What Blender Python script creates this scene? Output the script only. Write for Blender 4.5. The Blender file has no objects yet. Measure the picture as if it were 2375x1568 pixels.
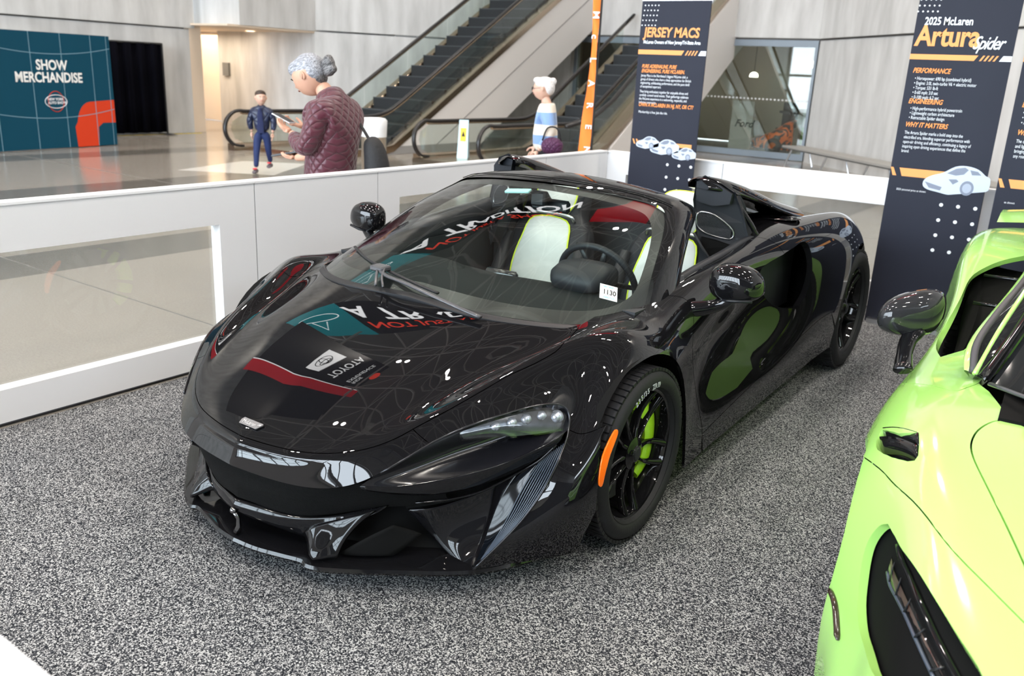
import bpy, math, random
from mathutils import Vector, Matrix
from mathutils.geometry import delaunay_2d_cdt, tessellate_polygon
random.seed(7)
EXPOSURE = 0.30
SKY = 13.0
SPOT_W = 390
FAC_TOP = 9
SC = bpy.context.scene
COL = SC.collection
# ------------------------------------------------------------ camera, view, world, main lights
def cam_axes(yaw, pitch, roll):
    f = Vector((math.sin(yaw)*math.cos(pitch), math.cos(yaw)*math.cos(pitch), -math.sin(pitch)))
    r = f.cross(Vector((0, 0, 1))).normalized(); u = r.cross(f)
    return r*math.cos(roll)+u*math.sin(roll), -r*math.sin(roll)+u*math.cos(roll), f
cd = bpy.data.cameras.new('camera'); co = bpy.data.objects.new('camera', cd); COL.objects.link(co)
_r, _u, _f = cam_axes(-.610179, .298995, .0481292)
co.matrix_world = Matrix((( _r.x, _u.x, -_f.x, 2.183389), (_r.y, _u.y, -_f.y, -2.598001), (_r.z, _u.z, -_f.z, 1.613526), (0, 0, 0, 1)))
cd.sensor_width = 36; cd.lens = 1995.368/2375*36; cd.clip_end = 200; cd.clip_start = .05
cd.dof.use_dof = True; cd.dof.focus_distance = 3.0; cd.dof.aperture_fstop = 4.0
SC.camera = co
SC.view_settings.view_transform = 'Standard'; SC.view_settings.look = 'None'
SC.view_settings.exposure = EXPOSURE; SC.view_settings.gamma = 1
try: SC.view_settings.use_curve_mapping = False
except Exception: pass
SC.cycles.use_denoising = True
SC.cycles.max_bounces = 8; SC.cycles.glossy_bounces = 4; SC.cycles.transmission_bounces = 8; SC.cycles.transparent_max_bounces = 12; SC.cycles.diffuse_bounces = 3
SC.cycles.sample_clamp_indirect = 6
W = bpy.data.worlds.new('world'); SC.world = W; W.use_nodes = True
_n = W.node_tree; _bg = _n.nodes['Background']
_bg.inputs[0].default_value = (.80, .90, 1.0, 1); _bg.inputs[1].default_value = SKY
# ------------------------------------------------------------ materials
MATS = {}
def mat(name, col=(.5, .5, .5), rough=.5, metal=0., coat=0., coat_rough=.03, emit=None, es=0., trans=0., ior=1.45, spec=.5, bump=None, vary=None, sheen=0, alpha=1.):
    if name in MATS: return MATS[name]
    m = bpy.data.materials.new(name); m.use_nodes = True; nt = m.node_tree; b = nt.nodes['Principled BSDF']
    I = b.inputs
    I['Base Color'].default_value = (*col, 1); I['Roughness'].default_value = rough; I['Metallic'].default_value = metal
    I['Coat Weight'].default_value = coat; I['Coat Roughness'].default_value = coat_rough; I['IOR'].default_value = ior
    I['Specular IOR Level'].default_value = spec; I['Transmission Weight'].default_value = trans; I['Alpha'].default_value = alpha
    if sheen: I['Sheen Weight'].default_value = sheen
    if emit: I['Emission Color'].default_value = (*emit, 1); I['Emission Strength'].default_value = es
    m.diffuse_color = (*col, 1)
    if vary or bump:
        tc = nt.nodes.new('ShaderNodeTexCoord')
        if vary:      # (scale, amount)
            nz = nt.nodes.new('ShaderNodeTexNoise'); nz.inputs['Scale'].default_value = vary[0]; nz.inputs['Detail'].default_value = 5
            nt.links.new(tc.outputs['Object'], nz.inputs['Vector'])
            mx = nt.nodes.new('ShaderNodeMix'); mx.data_type = 'RGBA'
            mx.inputs[6].default_value = (*[c*(1-vary[1]) for c in col], 1); mx.inputs[7].default_value = (*[min(1, c*(1+vary[1])) for c in col], 1)
            nt.links.new(nz.outputs['Fac'], mx.inputs[0]); nt.links.new(mx.outputs[2], I['Base Color'])
        if bump:
            nb = nt.nodes.new('ShaderNodeTexNoise'); nb.inputs['Scale'].default_value = bump[0]; nb.inputs['Detail'].default_value = 4
            nt.links.new(tc.outputs['Object'], nb.inputs['Vector'])
            bp = nt.nodes.new('ShaderNodeBump'); bp.inputs['Strength'].default_value = bump[1]; bp.inputs['Distance'].default_value = .01
            nt.links.new(nb.outputs['Fac'], bp.inputs['Height']); nt.links.new(bp.outputs[0], I['Normal'])
    MATS[name] = m; return m
def glass_mat(name, tint=(.9, .95, .93), refl=1.45, thin=True):
    # thin pane: a clear tinted sheet with a Fresnel sheen on both sides
    if name in MATS: return MATS[name]
    m = bpy.data.materials.new(name); m.use_nodes = True; nt = m.node_tree; nt.nodes.clear()
    o = nt.nodes.new('ShaderNodeOutputMaterial'); t = nt.nodes.new('ShaderNodeBsdfTransparent'); g = nt.nodes.new('ShaderNodeBsdfGlossy')
    lw = nt.nodes.new('ShaderNodeLayerWeight'); lw.inputs[0].default_value = .5; mx = nt.nodes.new('ShaderNodeMixShader')
    t.inputs[0].default_value = (*tint, 1); g.inputs['Roughness'].default_value = 0; g.inputs[0].default_value = (1, 1, 1, 1); r0 = ((refl-1)/(refl+1))**2*1.15
    pw = nt.nodes.new('ShaderNodeMath'); pw.operation = 'POWER'; pw.inputs[1].default_value = 5; nt.links.new(lw.outputs['Facing'], pw.inputs[0])
    f = nt.nodes.new('ShaderNodeMath'); f.operation = 'MULTIPLY_ADD'; f.inputs[1].default_value = 1-r0; f.inputs[2].default_value = r0; nt.links.new(pw.outputs[0], f.inputs[0])
    nt.links.new(f.outputs[0], mx.inputs[0]); nt.links.new(t.outputs[0], mx.inputs[1]); nt.links.new(g.outputs[0], mx.inputs[2]); nt.links.new(mx.outputs[0], o.inputs[0])
    MATS[name] = m; return m
# ------------------------------------------------------------ objects
def tag(o, label=None, cat=None, group=None, kind=None):
    if label: o['label'] = label
    if cat: o['category'] = cat
    if group: o['group'] = group
    if kind: o['kind'] = kind
    return o
def empty(name, loc=(0, 0, 0), rz=0, label=None, cat=None, group=None, kind=None, parent=None):
    o = bpy.data.objects.new(name, None); COL.objects.link(o); o.location = loc; o.rotation_euler = (0, 0, rz); o.empty_display_size = .1
    if parent: o.parent = parent
    return tag(o, label, cat, group, kind)
def mk(name, vf, m, parent=None, smooth=False, label=None, cat=None, group=None, kind=None, normals=None, loc=None, rot=None, auto=None):
    v, f = vf[:2]
    me = bpy.data.meshes.new(name); me.from_pydata([tuple(map(float, p)) for p in v], [], [tuple(map(int, q)) for q in f])
    ms = m if isinstance(m, (list, tuple)) else [m]
    for x in ms: me.materials.append(x)
    if len(vf) > 2 and vf[2]: me.polygons.foreach_set('material_index', [int(x) for x in vf[2]])
    me.update()
    if smooth or auto: me.polygons.foreach_set('use_smooth', [True]*len(me.polygons))
    if auto:
        me.set_sharp_from_angle(angle=math.radians(auto))
    if normals is not None: me.normals_split_custom_set_from_vertices([tuple(n) for n in normals])
    o = bpy.data.objects.new(name, me); COL.objects.link(o)
    if parent: o.parent = parent
    if loc is not None: o.location = loc
    if rot is not None: o.rotation_euler = rot
    return tag(o, label, cat, group, kind)
def copy_tree(o, parent=None):
    c = o.copy(); COL.objects.link(c)
    if parent: c.parent = parent; c.matrix_parent_inverse = o.matrix_parent_inverse.copy()
    for ch in list(o.children): copy_tree(ch, c)
    return c
class MB:
    def __init__(s): s.v = []; s.f = []; s.m = []; s.k = 0
    def add(s, v, f, k=None):
        n = len(s.v); s.v += [tuple(p) for p in v]; s.f += [tuple(i+n for i in q) for q in f]; s.m += [s.k if k is None else k]*len(f); return s
    def box(s, x0, x1, y0, y1, z0, z1, k=None, T=None, bev=0):
        if bev:
            vs = []; b = bev
            for z in (z0, z1):
                zi = z+b if z == z0 else z-b
                for (zz, d) in ((z, b), (zi, 0)) if z == z0 else ((zi, 0), (z, b)):
                    vs.append([(x0+d+ (b if d == 0 else 0), y0+d, zz), (x1-d-(b if d == 0 else 0), y0+d, zz), (x1-d, y0+d+(b if d == 0 else 0), zz), (x1-d, y1-d-(b if d == 0 else 0), zz), (x1-d-(b if d == 0 else 0), y1-d, zz), (x0+d+(b if d == 0 else 0), y1-d, zz), (x0+d, y1-d-(b if d == 0 else 0), zz), (x0+d, y0+d+(b if d == 0 else 0), zz)])
            V = sum(vs, []); F = []
            for r in range(3):
                for i in range(8): F.append((r*8+i, r*8+(i+1) % 8, (r+1)*8+(i+1) % 8, (r+1)*8+i))
            F.append(tuple(range(7, -1, -1))); F.append(tuple(range(24, 32)))
        else:
            V = [(x, y, z) for z in (z0, z1) for x, y in ((x0, y0), (x1, y0), (x1, y1), (x0, y1))]
            F = [(3, 2, 1, 0), (4, 5, 6, 7), (0, 1, 5, 4), (1, 2, 6, 5), (2, 3, 7, 6), (3, 0, 4, 7)]
        if T is not None: V = [tuple(T @ Vector(p)) for p in V]
        return s.add(V, F, k)
    def loft(s, rings, closed=True, cap=True, k=None):
        n = len(rings[0]); V = [p for r in rings for p in r]; F = []
        for a in range(len(rings)-1):
            for i in range(n if closed else n-1):
                j = (i+1) % n; F.append((a*n+i, a*n+j, (a+1)*n+j, (a+1)*n+i))
        if cap and closed: F.append(tuple(range(n-1, -1, -1))); F.append(tuple(range((len(rings)-1)*n, len(rings)*n)))
        return s.add(V, F, k)
    def tube(s, path, r, n=8, k=None, cap=True, flat=1., up=None):
        P = [Vector(p) for p in path]; rings = []; rr = r if isinstance(r, (list, tuple)) else [r]*len(P)
        ref = Vector(up) if up else Vector((0, 0, 1)); last = None
        for i, p in enumerate(P):
            t = (P[min(i+1, len(P)-1)]-P[max(i-1, 0)]).normalized()
            if last is None:
                a = ref if abs(t.dot(ref)) < .95 else Vector((1, 0, 0))
                x = t.cross(a).normalized()
            else: x = (last-t*last.dot(t)).normalized()
            last = x; y = t.cross(x).normalized()
            rings.append([tuple(p+x*math.cos(2*math.pi*j/n)*rr[i]+y*math.sin(2*math.pi*j/n)*rr[i]*flat) for j in range(n)])
        return s.loft(rings, True, cap, k)
    def cyl(s, c0, c1, r0, r1=None, n=20, k=None, cap=True):
        return s.tube([c0, c1], [r0, r0 if r1 is None else r1], n, k, cap)
    def lathe(s, prof, n=32, axis='z', c=(0, 0, 0), k=None, a0=0, a1=2*math.pi):
        # prof: (radius, height) pairs
        V = []; F = []; full = abs(a1-a0-2*math.pi) < 1e-6; N = n if full else n+1
        for i in range(N):
            a = a0+(a1-a0)*i/n; ca, sa = math.cos(a), math.sin(a)
            for r, h in prof:
                p = {'z': (r*ca, r*sa, h), 'x': (h, r*ca, r*sa), 'y': (r*sa, h, r*ca)}[axis]
                V.append((p[0]+c[0], p[1]+c[1], p[2]+c[2]))
        m = len(prof)
        for i in range(n):
            j = (i+1) % N
            for q in range(m-1): F.append((i*m+q, j*m+q, j*m+q+1, i*m+q+1))
        return s.add(V, F, k)
    def prism(s, poly, d, k=None, holes=()):
        # poly: 3D points of one face, d: offset vector of the other face
        loops = [list(map(Vector, poly))]+[list(map(Vector, h)) for h in holes]
        tris = tessellate_polygon(loops); pts = sum(loops, []); n = len(pts); D = Vector(d)
        F = [tuple(t) for t in tris]+[tuple(i+n for i in reversed(t)) for t in tris]; b = 0
        for L in loops:
            m = len(L)
            for i in range(m): F.append((b+i, b+(i+1) % m, n+b+(i+1) % m, n+b+i))
            b += m
        return s.add([tuple(p) for p in pts]+[tuple(p+D) for p in pts], F, k)
    def grid(s, G, k=None, flip=False):
        G = [[tuple(p) for p in r] for r in G]; n = len(G[0]); F = []
        for a in range(len(G)-1):
            for i in range(n-1):
                q = (a*n+i, a*n+i+1, (a+1)*n+i+1, (a+1)*n+i); F.append(q[::-1] if flip else q)
        return s.add(sum(G, []), F, k)
    def ball(s, c, r, n=16, m=10, k=None):
        rx, ry, rz = r if isinstance(r, (tuple, list)) else (r, r, r)
        G = [[(c[0]+rx*math.sin(math.pi*a/m)*math.cos(2*math.pi*i/n), c[1]+ry*math.sin(math.pi*a/m)*math.sin(2*math.pi*i/n), c[2]+rz*math.cos(math.pi*a/m)) for i in range(n+1)] for a in range(m+1)]
        return s.grid(G, k)
    def xf(s, M): s.v = [tuple(M @ Vector(p)) for p in s.v]; return s
    def mir(s):
        n = len(s.v); s.v += [(-p[0], p[1], p[2]) for p in s.v]; s.f += [tuple(i+n for i in reversed(q)) for q in s.f]; s.m += list(s.m); return s
    def flipx(s): s.v = [(-p[0], p[1], p[2]) for p in s.v]; s.f = [tuple(reversed(q)) for q in s.f]; return s
    @property
    def out(s): return (s.v, s.f, s.m)
def solid_sub(o, thick=.003, levels=0, bev=0, offset=-1):
    if thick:
        m = o.modifiers.new('s', 'SOLIDIFY'); m.thickness = thick; m.offset = offset
    if bev: m = o.modifiers.new('b', 'BEVEL'); m.width = bev; m.segments = 2; m.limit_method = 'ANGLE'
    if levels: m = o.modifiers.new('u', 'SUBSURF'); m.levels = levels; m.render_levels = levels
    return o
def arc2(cx, cy, r, a0, a1, n):
    return [(cx+r*math.cos(math.radians(a0+(a1-a0)*i/n)), cy+r*math.sin(math.radians(a0+(a1-a0)*i/n))) for i in range(n+1)]
# ------------------------------------------------------------ trimmed panels cut from a smooth surface
def inpoly(x, y, P):
    P = np.asarray(P); x0, y0 = P[:, 0], P[:, 1]; x1, y1 = np.roll(x0, -1), np.roll(y0, -1)
    r = np.zeros(x.shape, bool)
    for a, b, c, d in zip(x0, y0, x1, y1):
        m = (b > y) != (d > y)
        if b != d: r ^= m & (x < (c-a)*(y-b)/(d-b)+a)
    return r
def resample(P, du=.12):
    P = np.asarray(P, float); out = []
    for a, b in zip(P, np.roll(P, -1, 0)):
        n = max(1, int(np.ceil(np.abs(b-a).max()/du)))
        for t in range(n): out.append(a+(b-a)*t/n)
    return np.array(out)
def trim(S, outline, holes=(), k=8, skirt=.012, side=1, both=False, out=1., gap=0.):
    # outline and holes in (u, v) of S; returns verts, faces, normals (a rim turned inwards along every edge)
    loops = [resample(outline)]+[resample(h) for h in holes]
    V = []; E = []
    for L in loops:
        n0 = len(V); V += [tuple(p) for p in L]; E += [(n0+i, n0+(i+1) % len(L)) for i in range(len(L))]
    nb = len(V); O = loops[0]; lo = O.min(0); hi = O.max(0); st = 1/k
    gu = np.arange(np.ceil(lo[0]/st)*st, hi[0], st); gv = np.arange(np.ceil(lo[1]/st)*st, hi[1], st)
    GU, GV = np.meshgrid(gu, gv, indexing='ij'); GU = GU.ravel(); GV = GV.ravel()
    ok = inpoly(GU, GV, O)
    for h in loops[1:]: ok &= ~inpoly(GU, GV, h)
    allb = np.concatenate(loops)
    for p in np.array_split(allb, max(1, len(allb)//60)):
        d = np.abs(GU[:, None]-p[:, 0])+np.abs(GV[:, None]-p[:, 1]); ok &= d.min(1) > st*.45
    V += list(zip(GU[ok], GV[ok]))
    vo, eo, fo, *_ = delaunay_2d_cdt([Vector(p) for p in V], E, [], 0, 1e-6)
    P = np.array([tuple(p) for p in vo]); c = np.array([P[list(f)].mean(0) for f in fo])
    keep = inpoly(c[:, 0], c[:, 1], O)
    for h in loops[1:]: keep &= ~inpoly(c[:, 0], c[:, 1], h)
    F = [tuple(f) for f, q in zip(fo, keep) if q]
    X = S(P[:, 0], P[:, 1]); N = S.normal(P[:, 0], P[:, 1])*out
    a, b, d = (X[[f[i] for f in F]] for i in range(3))
    if (np.cross(b-a, d-a)*N[[f[0] for f in F]]).sum() < 0: F = [f[::-1] for f in F]
    # border edges
    cnt = {}
    for f in F:
        for i in range(3): cnt[(f[i], f[(i+1) % 3])] = 1
    B = [e for e in cnt if (e[1], e[0]) not in cnt]
    if both:   # keep the centreline open for the mirrored half
        B = [e for e in B if not (abs(X[e[0], 0]) < 1e-4 and abs(X[e[1], 0]) < 1e-4)]
    bi = sorted({i for e in B for i in e})
    if gap:
        # pull the border in by the width of half a shut line
        T = {i: np.zeros(3) for i in bi}
        for e in B:
            t = X[e[1]]-X[e[0]]; t /= np.linalg.norm(t)+1e-9
            for i in e: T[i] += np.cross(N[i], t)
        for i in bi:
            t = T[i]; q = np.linalg.norm(t)
            if q > 1e-6: X[i] = X[i]+t/q*gap
        if both: X[np.abs(X[:, 0]) < gap*1.01, 0] = 0
    if skirt:
        n = len(X); mp = {i: n+k for k, i in enumerate(bi)}; n2 = n+len(bi); mq = {i: n2+k for k, i in enumerate(bi)}
        X = np.concatenate([X, X[bi], X[bi]-N[bi]*skirt])
        F += [(mp[e[1]], mp[e[0]], mq[e[0]], mq[e[1]]) for e in B]
        nn = np.zeros((len(bi), 3)); ix = {i: k for k, i in enumerate(bi)}
        for e in B:
            t = X[e[1]]-X[e[0]]
            for i in e: nn[ix[i]] += -np.cross(N[i], t)
        nn /= np.linalg.norm(nn, axis=1, keepdims=True)+1e-9
        N = np.concatenate([N, nn, nn])
    if both or side < 0:
        X2 = X*[-1, 1, 1]; N2 = N*[-1, 1, 1]
        if not both: return X2, [f[::-1] for f in F], N2
        n = len(X); cm = {}
        for i in range(n): cm[i] = i if abs(X[i, 0]) < 1e-5 else n+i
        N[np.abs(X[:, 0]) < 1e-5, 0] = 0
        X = np.concatenate([X, X2]); N = np.concatenate([N, N2]); F = F+[tuple(cm[i] for i in reversed(f)) for f in F]
    return X, F, N
def panel(name, S, outline, m, parent, holes=(), **kw):
    lab = kw.pop('label', None)
    X, F, N = trim(S, outline, holes, **kw)
    return mk(name, (X, F), m, parent, smooth=True, normals=N, label=lab)
def text(name, s, size, m, parent=None, M=None, depth=.0005, align='LEFT', bold=0., shear=0., sx=1., space=1., line=1., label=None):
    c = bpy.data.curves.new(name, 'FONT'); c.body = s; c.size = size; c.extrude = depth; c.align_x = align; c.offset = bold; c.shear = shear
    c.space_character = space; c.space_line = line; c.resolution_u = 3
    o = bpy.data.objects.new(name, c); COL.objects.link(o)
    dg = bpy.context.evaluated_depsgraph_get(); me = bpy.data.meshes.new_from_object(o.evaluated_get(dg))
    bpy.data.objects.remove(o); me.name = name
    me.materials.clear(); me.materials.append(m)
    if sx != 1: me.transform(Matrix.Diagonal((sx, 1, 1, 1)))
    if M is not None: me.transform(M)
    o = bpy.data.objects.new(name, me); COL.objects.link(o)
    if parent: o.parent = parent
    if label: o['label'] = label
    return o
import numpy as np
# ------------------------------------------------------------ smooth surfaces
def _coef(P, blend):
    # cubic B-spline coefficients along axis 0, natural ends; blend 1 = through the points
    n = len(P)
    A = np.zeros((n, n)); A[0, 0] = A[-1, -1] = 1
    for i in range(1, n-1):
        A[i, i-1] = A[i, i+1] = 1/6; A[i, i] = 4/6
    C = np.linalg.solve(A, P.reshape(n, -1)).reshape(P.shape)
    return P + (C-P)*blend
class Surf:
    def __init__(s, P, blend=.8):
        P = np.array(P, float)
        C = _coef(P, blend)
        C = np.swapaxes(_coef(np.swapaxes(C, 0, 1).copy(), blend), 0, 1)
        C = np.concatenate([2*C[:1]-C[1:2], C, 2*C[-1:]-C[-2:-1]], 0)
        C = np.concatenate([2*C[:, :1]-C[:, 1:2], C, 2*C[:, -1:]-C[:, -2:-1]], 1)
        s.C = C; s.nu, s.nv = P.shape[:2]
        s.dense()
    def __call__(s, u, v):
        u = np.clip(np.asarray(u, float), 0, s.nu-1); v = np.clip(np.asarray(v, float), 0, s.nv-1)
        i = np.minimum(u.astype(int), s.nu-2); j = np.minimum(v.astype(int), s.nv-2)
        a = u-i; b = v-j
        def w(t): return [(1-t)**3/6, (3*t**3-6*t*t+4)/6, (-3*t**3+3*t*t+3*t+1)/6, t**3/6]
        wa, wb = w(a), w(b); r = 0
        for k in range(4):
            for l in range(4):
                r = r+(wa[k]*wb[l])[..., None]*s.C[i+k, j+l]
        return r
    def normal(s, u, v, e=.02):
        u = np.asarray(u, float); v = np.asarray(v, float)
        du = s(np.clip(u+e, 0, s.nu-1), v)-s(np.clip(u-e, 0, s.nu-1), v)
        dv = s(u, np.clip(v+e, 0, s.nv-1))-s(u, np.clip(v-e, 0, s.nv-1))
        n = np.cross(dv, du); return n/(np.linalg.norm(n, axis=-1, keepdims=True)+1e-12)
    def dense(s, k=14):
        u = np.linspace(0, s.nu-1, (s.nu-1)*k+1); v = np.linspace(0, s.nv-1, (s.nv-1)*k+1)
        U, V = np.meshgrid(u, v, indexing='ij'); s.U = U; s.V = V; s.G = s(U, V)
    def uv(s, pts, ax):
        # parameters of points given by two of their coordinates (ax = '01' plan, '12' side, '02' front) or by all three
        D = s.G.reshape(-1, 3)[:, ax]; U = s.U.ravel(); V = s.V.ravel(); out = []
        for p in pts:
            k = np.argmin(((D-np.array(p))**2).sum(1)); u, v = U[k], V[k]
            for _ in range(6):
                e = .01; q = s(u, v)[ax]
                ju = (s(min(u+e, s.nu-1), v)[ax]-s(max(u-e, 0), v)[ax])/(min(u+e, s.nu-1)-max(u-e, 0))
                jv = (s(u, min(v+e, s.nv-1))[ax]-s(u, max(v-e, 0))[ax])/(min(v+e, s.nv-1)-max(v-e, 0))
                J = np.stack([ju, jv], 1); d = np.linalg.lstsq(J.T@J+1e-7*np.eye(2), J.T@(np.array(p)-q), rcond=None)[0]
                d = np.clip(d, -.1, .1); u = float(np.clip(u+d[0], 0, s.nu-1)); v = float(np.clip(v+d[1], 0, s.nv-1))
            out.append((u, v))
        return out
def spl(pts, n=8, closed=False):
    # smooth polyline through points (Catmull-Rom)
    P = np.array(pts, float); N = len(P); out = []
    rng = range(N if closed else N-1)
    for i in rng:
        if closed: p0, p1, p2, p3 = P[(i-1) % N], P[i], P[(i+1) % N], P[(i+2) % N]
        else:
            p1, p2 = P[i], P[i+1]; p0 = P[i-1] if i else 2*p1-p2; p3 = P[i+2] if i+2 < N else 2*p2-p1
        for t in np.arange(n)/n:
            out.append(.5*((2*p1)+(p2-p0)*t+(2*p0-5*p1+4*p2-p3)*t*t+(3*p1-p0-3*p2+p3)*t**3))
    if not closed: out.append(P[-1])
    return np.array(out)

# black car, left half: stations from the nose (front opening edge) to the tail, rails from the centreline to the sill
BC = [
 # s0 edge of the front opening
 [(0,-1.030,.352),(.26,-1.002,.356),(.455,-.905,.390),(.596,-.735,.511),(.710,-.56,.578),(.812,-.355,.592),(.860,-.35,.522),(.878,-.45,.415),(.835,-.55,.262),(.735,-.685,.095)],
 [(0,-1.004,.408),(.26,-.970,.416),(.442,-.868,.460),(.560,-.707,.555),(.680,-.512,.622),(.812,-.280,.634),(.897,-.30,.543),(.932,-.42,.415),(.920,-.495,.27),(.85,-.53,.10)],
 [(0,-.975,.448),(.265,-.925,.465),(.435,-.80,.520),(.558,-.640,.596),(.680,-.415,.678),(.828,-.195,.690),(.935,-.235,.600),(.975,-.335,.430),(.975,-.388,.28),(.94,-.395,.105)],
 [(0,-.72,.588),(.28,-.68,.600),(.45,-.58,.620),(.590,-.44,.648),(.705,-.26,.735),(.850,-.10,.745),(.957,-.12,.645),(.994,-.19,.45),(.992,-.2,.28),(.97,-.2,.115)],
 [(0,-.42,.705),(.28,-.39,.712),(.48,-.33,.706),(.640,-.24,.688),(.755,-.10,.762),(.870,.01,.765),(.968,0,.665),(1.0,0,.46),(.996,0,.28),(.98,0,.12)],
 [(0,-.16,.775),(.28,-.14,.780),(.50,-.09,.772),(.680,-.02,.750),(.780,.10,.765),(.875,.18,.745),(.955,.2,.655),(.985,.2,.46),(.985,.2,.28),(.975,.2,.12)],
 [(0,.12,.800),(.28,.14,.81),(.52,.18,.805),(.690,.25,.790),(.800,.36,.785),(.872,.40,.755),(.910,.42,.66),(.925,.45,.5),(.950,.47,.3),(.965,.48,.14)],
 [(0,.60,.82),(.28,.62,.825),(.54,.66,.83),(.720,.70,.840),(.805,.76,.862),(.868,.79,.825),(.880,.81,.70),(.865,.84,.54),(.950,.87,.36),(.968,.88,.16)],
 [(0,1.05,.86),(.28,1.07,.87),(.54,1.10,.88),(.730,1.12,.89),(.810,1.16,.905),(.878,1.18,.865),(.885,1.2,.74),(.865,1.22,.56),(.962,1.25,.38),(.970,1.26,.175)],
 [(0,1.50,.99),(.28,1.52,.985),(.52,1.55,.975),(.700,1.57,.955),(.810,1.60,.945),(.905,1.62,.885),(.950,1.64,.75),(.955,1.66,.57),(.985,1.68,.38),(.972,1.70,.19)],
 [(0,2.00,.970),(.28,2.01,.965),(.50,2.03,.950),(.690,2.04,.935),(.820,2.06,.950),(.925,2.07,.890),(.985,2.08,.755),(1.002,2.10,.57),(.998,2.10,.38),(.972,2.10,.20)],
 [(0,2.55,.915),(.28,2.55,.91),(.50,2.55,.895),(.680,2.56,.890),(.820,2.58,.930),(.922,2.6,.868),(.985,2.6,.745),(1.003,2.6,.56),(1.0,2.6,.38),(.975,2.6,.20)],
 [(0,3.02,.85),(.28,3.02,.845),(.47,3.02,.84),(.625,3.02,.84),(.745,3.0,.855),(.845,2.98,.80),(.915,2.96,.69),(.938,2.96,.52),(.930,2.96,.36),(.91,2.96,.21)],
 [(0,3.32,.815),(.26,3.31,.813),(.42,3.3,.807),(.560,3.27,.795),(.665,3.22,.785),(.755,3.18,.73),(.82,3.14,.63),(.84,3.12,.48),(.835,3.12,.36),(.82,3.12,.24)],
 [(0,3.44,.77),(.24,3.43,.77),(.40,3.42,.765),(.520,3.38,.745),(.61,3.33,.73),(.69,3.29,.67),(.75,3.25,.58),(.765,3.22,.46),(.76,3.22,.36),(.75,3.22,.26)],
]
# green car, one half (x outwards): stations from the nose to the tail, rails from the centreline to the sill
GC = [
 [(0,-1.1,0.36),(0.28,-1.08,0.36),(0.5,-1,0.36),(0.65,-0.9,0.35),(0.74,-0.8,0.32),(0.776,-0.7,0.26),(0.81,-0.63,0.19),(0.824,-0.58,0.12)],
 [(0,-1.08,0.46),(0.28,-1.05,0.47),(0.48,-0.97,0.49),(0.62,-0.86,0.5),(0.72,-0.74,0.475),(0.776,-0.63,0.38),(0.834,-0.55,0.26),(0.854,-0.5,0.12)],
 [(0,-0.9,0.57),(0.27,-0.86,0.58),(0.46,-0.78,0.605),(0.61,-0.67,0.63),(0.725,-0.54,0.625),(0.805,-0.45,0.52),(0.878,-0.4,0.34),(0.883,-0.4,0.12)],
 [(0,-0.6,0.68),(0.28,-0.56,0.69),(0.47,-0.47,0.71),(0.64,-0.37,0.735),(0.77,-0.28,0.735),(0.89,-0.22,0.61),(0.945,-0.22,0.4),(0.94,-0.22,0.12)],
 [(0,-0.3,0.755),(0.28,-0.26,0.76),(0.49,-0.17,0.765),(0.665,-0.06,0.785),(0.8,0,0.785),(0.92,0,0.66),(0.965,0,0.45),(0.955,0,0.12)],
 [(0,0,0.8),(0.28,0.03,0.8),(0.49,0.1,0.8),(0.665,0.2,0.8),(0.79,0.27,0.79),(0.93,0.27,0.69),(0.955,0.25,0.46),(0.955,0.25,0.14)],
 [(0,0.3,0.84),(0.28,0.32,0.835),(0.49,0.38,0.825),(0.66,0.48,0.8),(0.78,0.52,0.775),(0.915,0.54,0.71),(0.915,0.52,0.48),(0.955,0.5,0.14)],
 [(0,0.8,0.85),(0.28,0.8,0.85),(0.47,0.85,0.85),(0.6,0.9,0.84),(0.74,0.92,0.8),(0.875,0.95,0.78),(0.89,0.95,0.5),(0.96,0.95,0.15)],
 [(0,1.35,0.88),(0.28,1.35,0.88),(0.46,1.38,0.88),(0.6,1.4,0.88),(0.78,1.42,0.88),(0.885,1.43,0.86),(0.9,1.45,0.55),(0.97,1.45,0.16)],
 [(0,1.85,0.95),(0.28,1.85,0.95),(0.46,1.86,0.95),(0.62,1.88,0.94),(0.84,1.9,0.96),(0.93,1.92,0.89),(0.96,1.9,0.58),(0.98,1.9,0.18)],
 [(0,2.5,0.98),(0.28,2.5,0.98),(0.46,2.5,0.97),(0.64,2.5,0.96),(0.86,2.5,0.97),(0.94,2.5,0.88),(0.97,2.5,0.58),(0.98,2.5,0.2)],
 [(0,3.1,0.95),(0.28,3.1,0.95),(0.44,3.1,0.94),(0.6,3.1,0.93),(0.8,3.08,0.91),(0.88,3.05,0.8),(0.9,3.03,0.5),(0.92,3,0.25)],
 [(0,3.5,0.88),(0.25,3.5,0.88),(0.4,3.49,0.87),(0.55,3.46,0.86),(0.7,3.42,0.82),(0.82,3.38,0.7),(0.85,3.35,0.5),(0.83,3.3,0.3)],
]
GX, GY, GPHI = 2.645, -.12, .055
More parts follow.
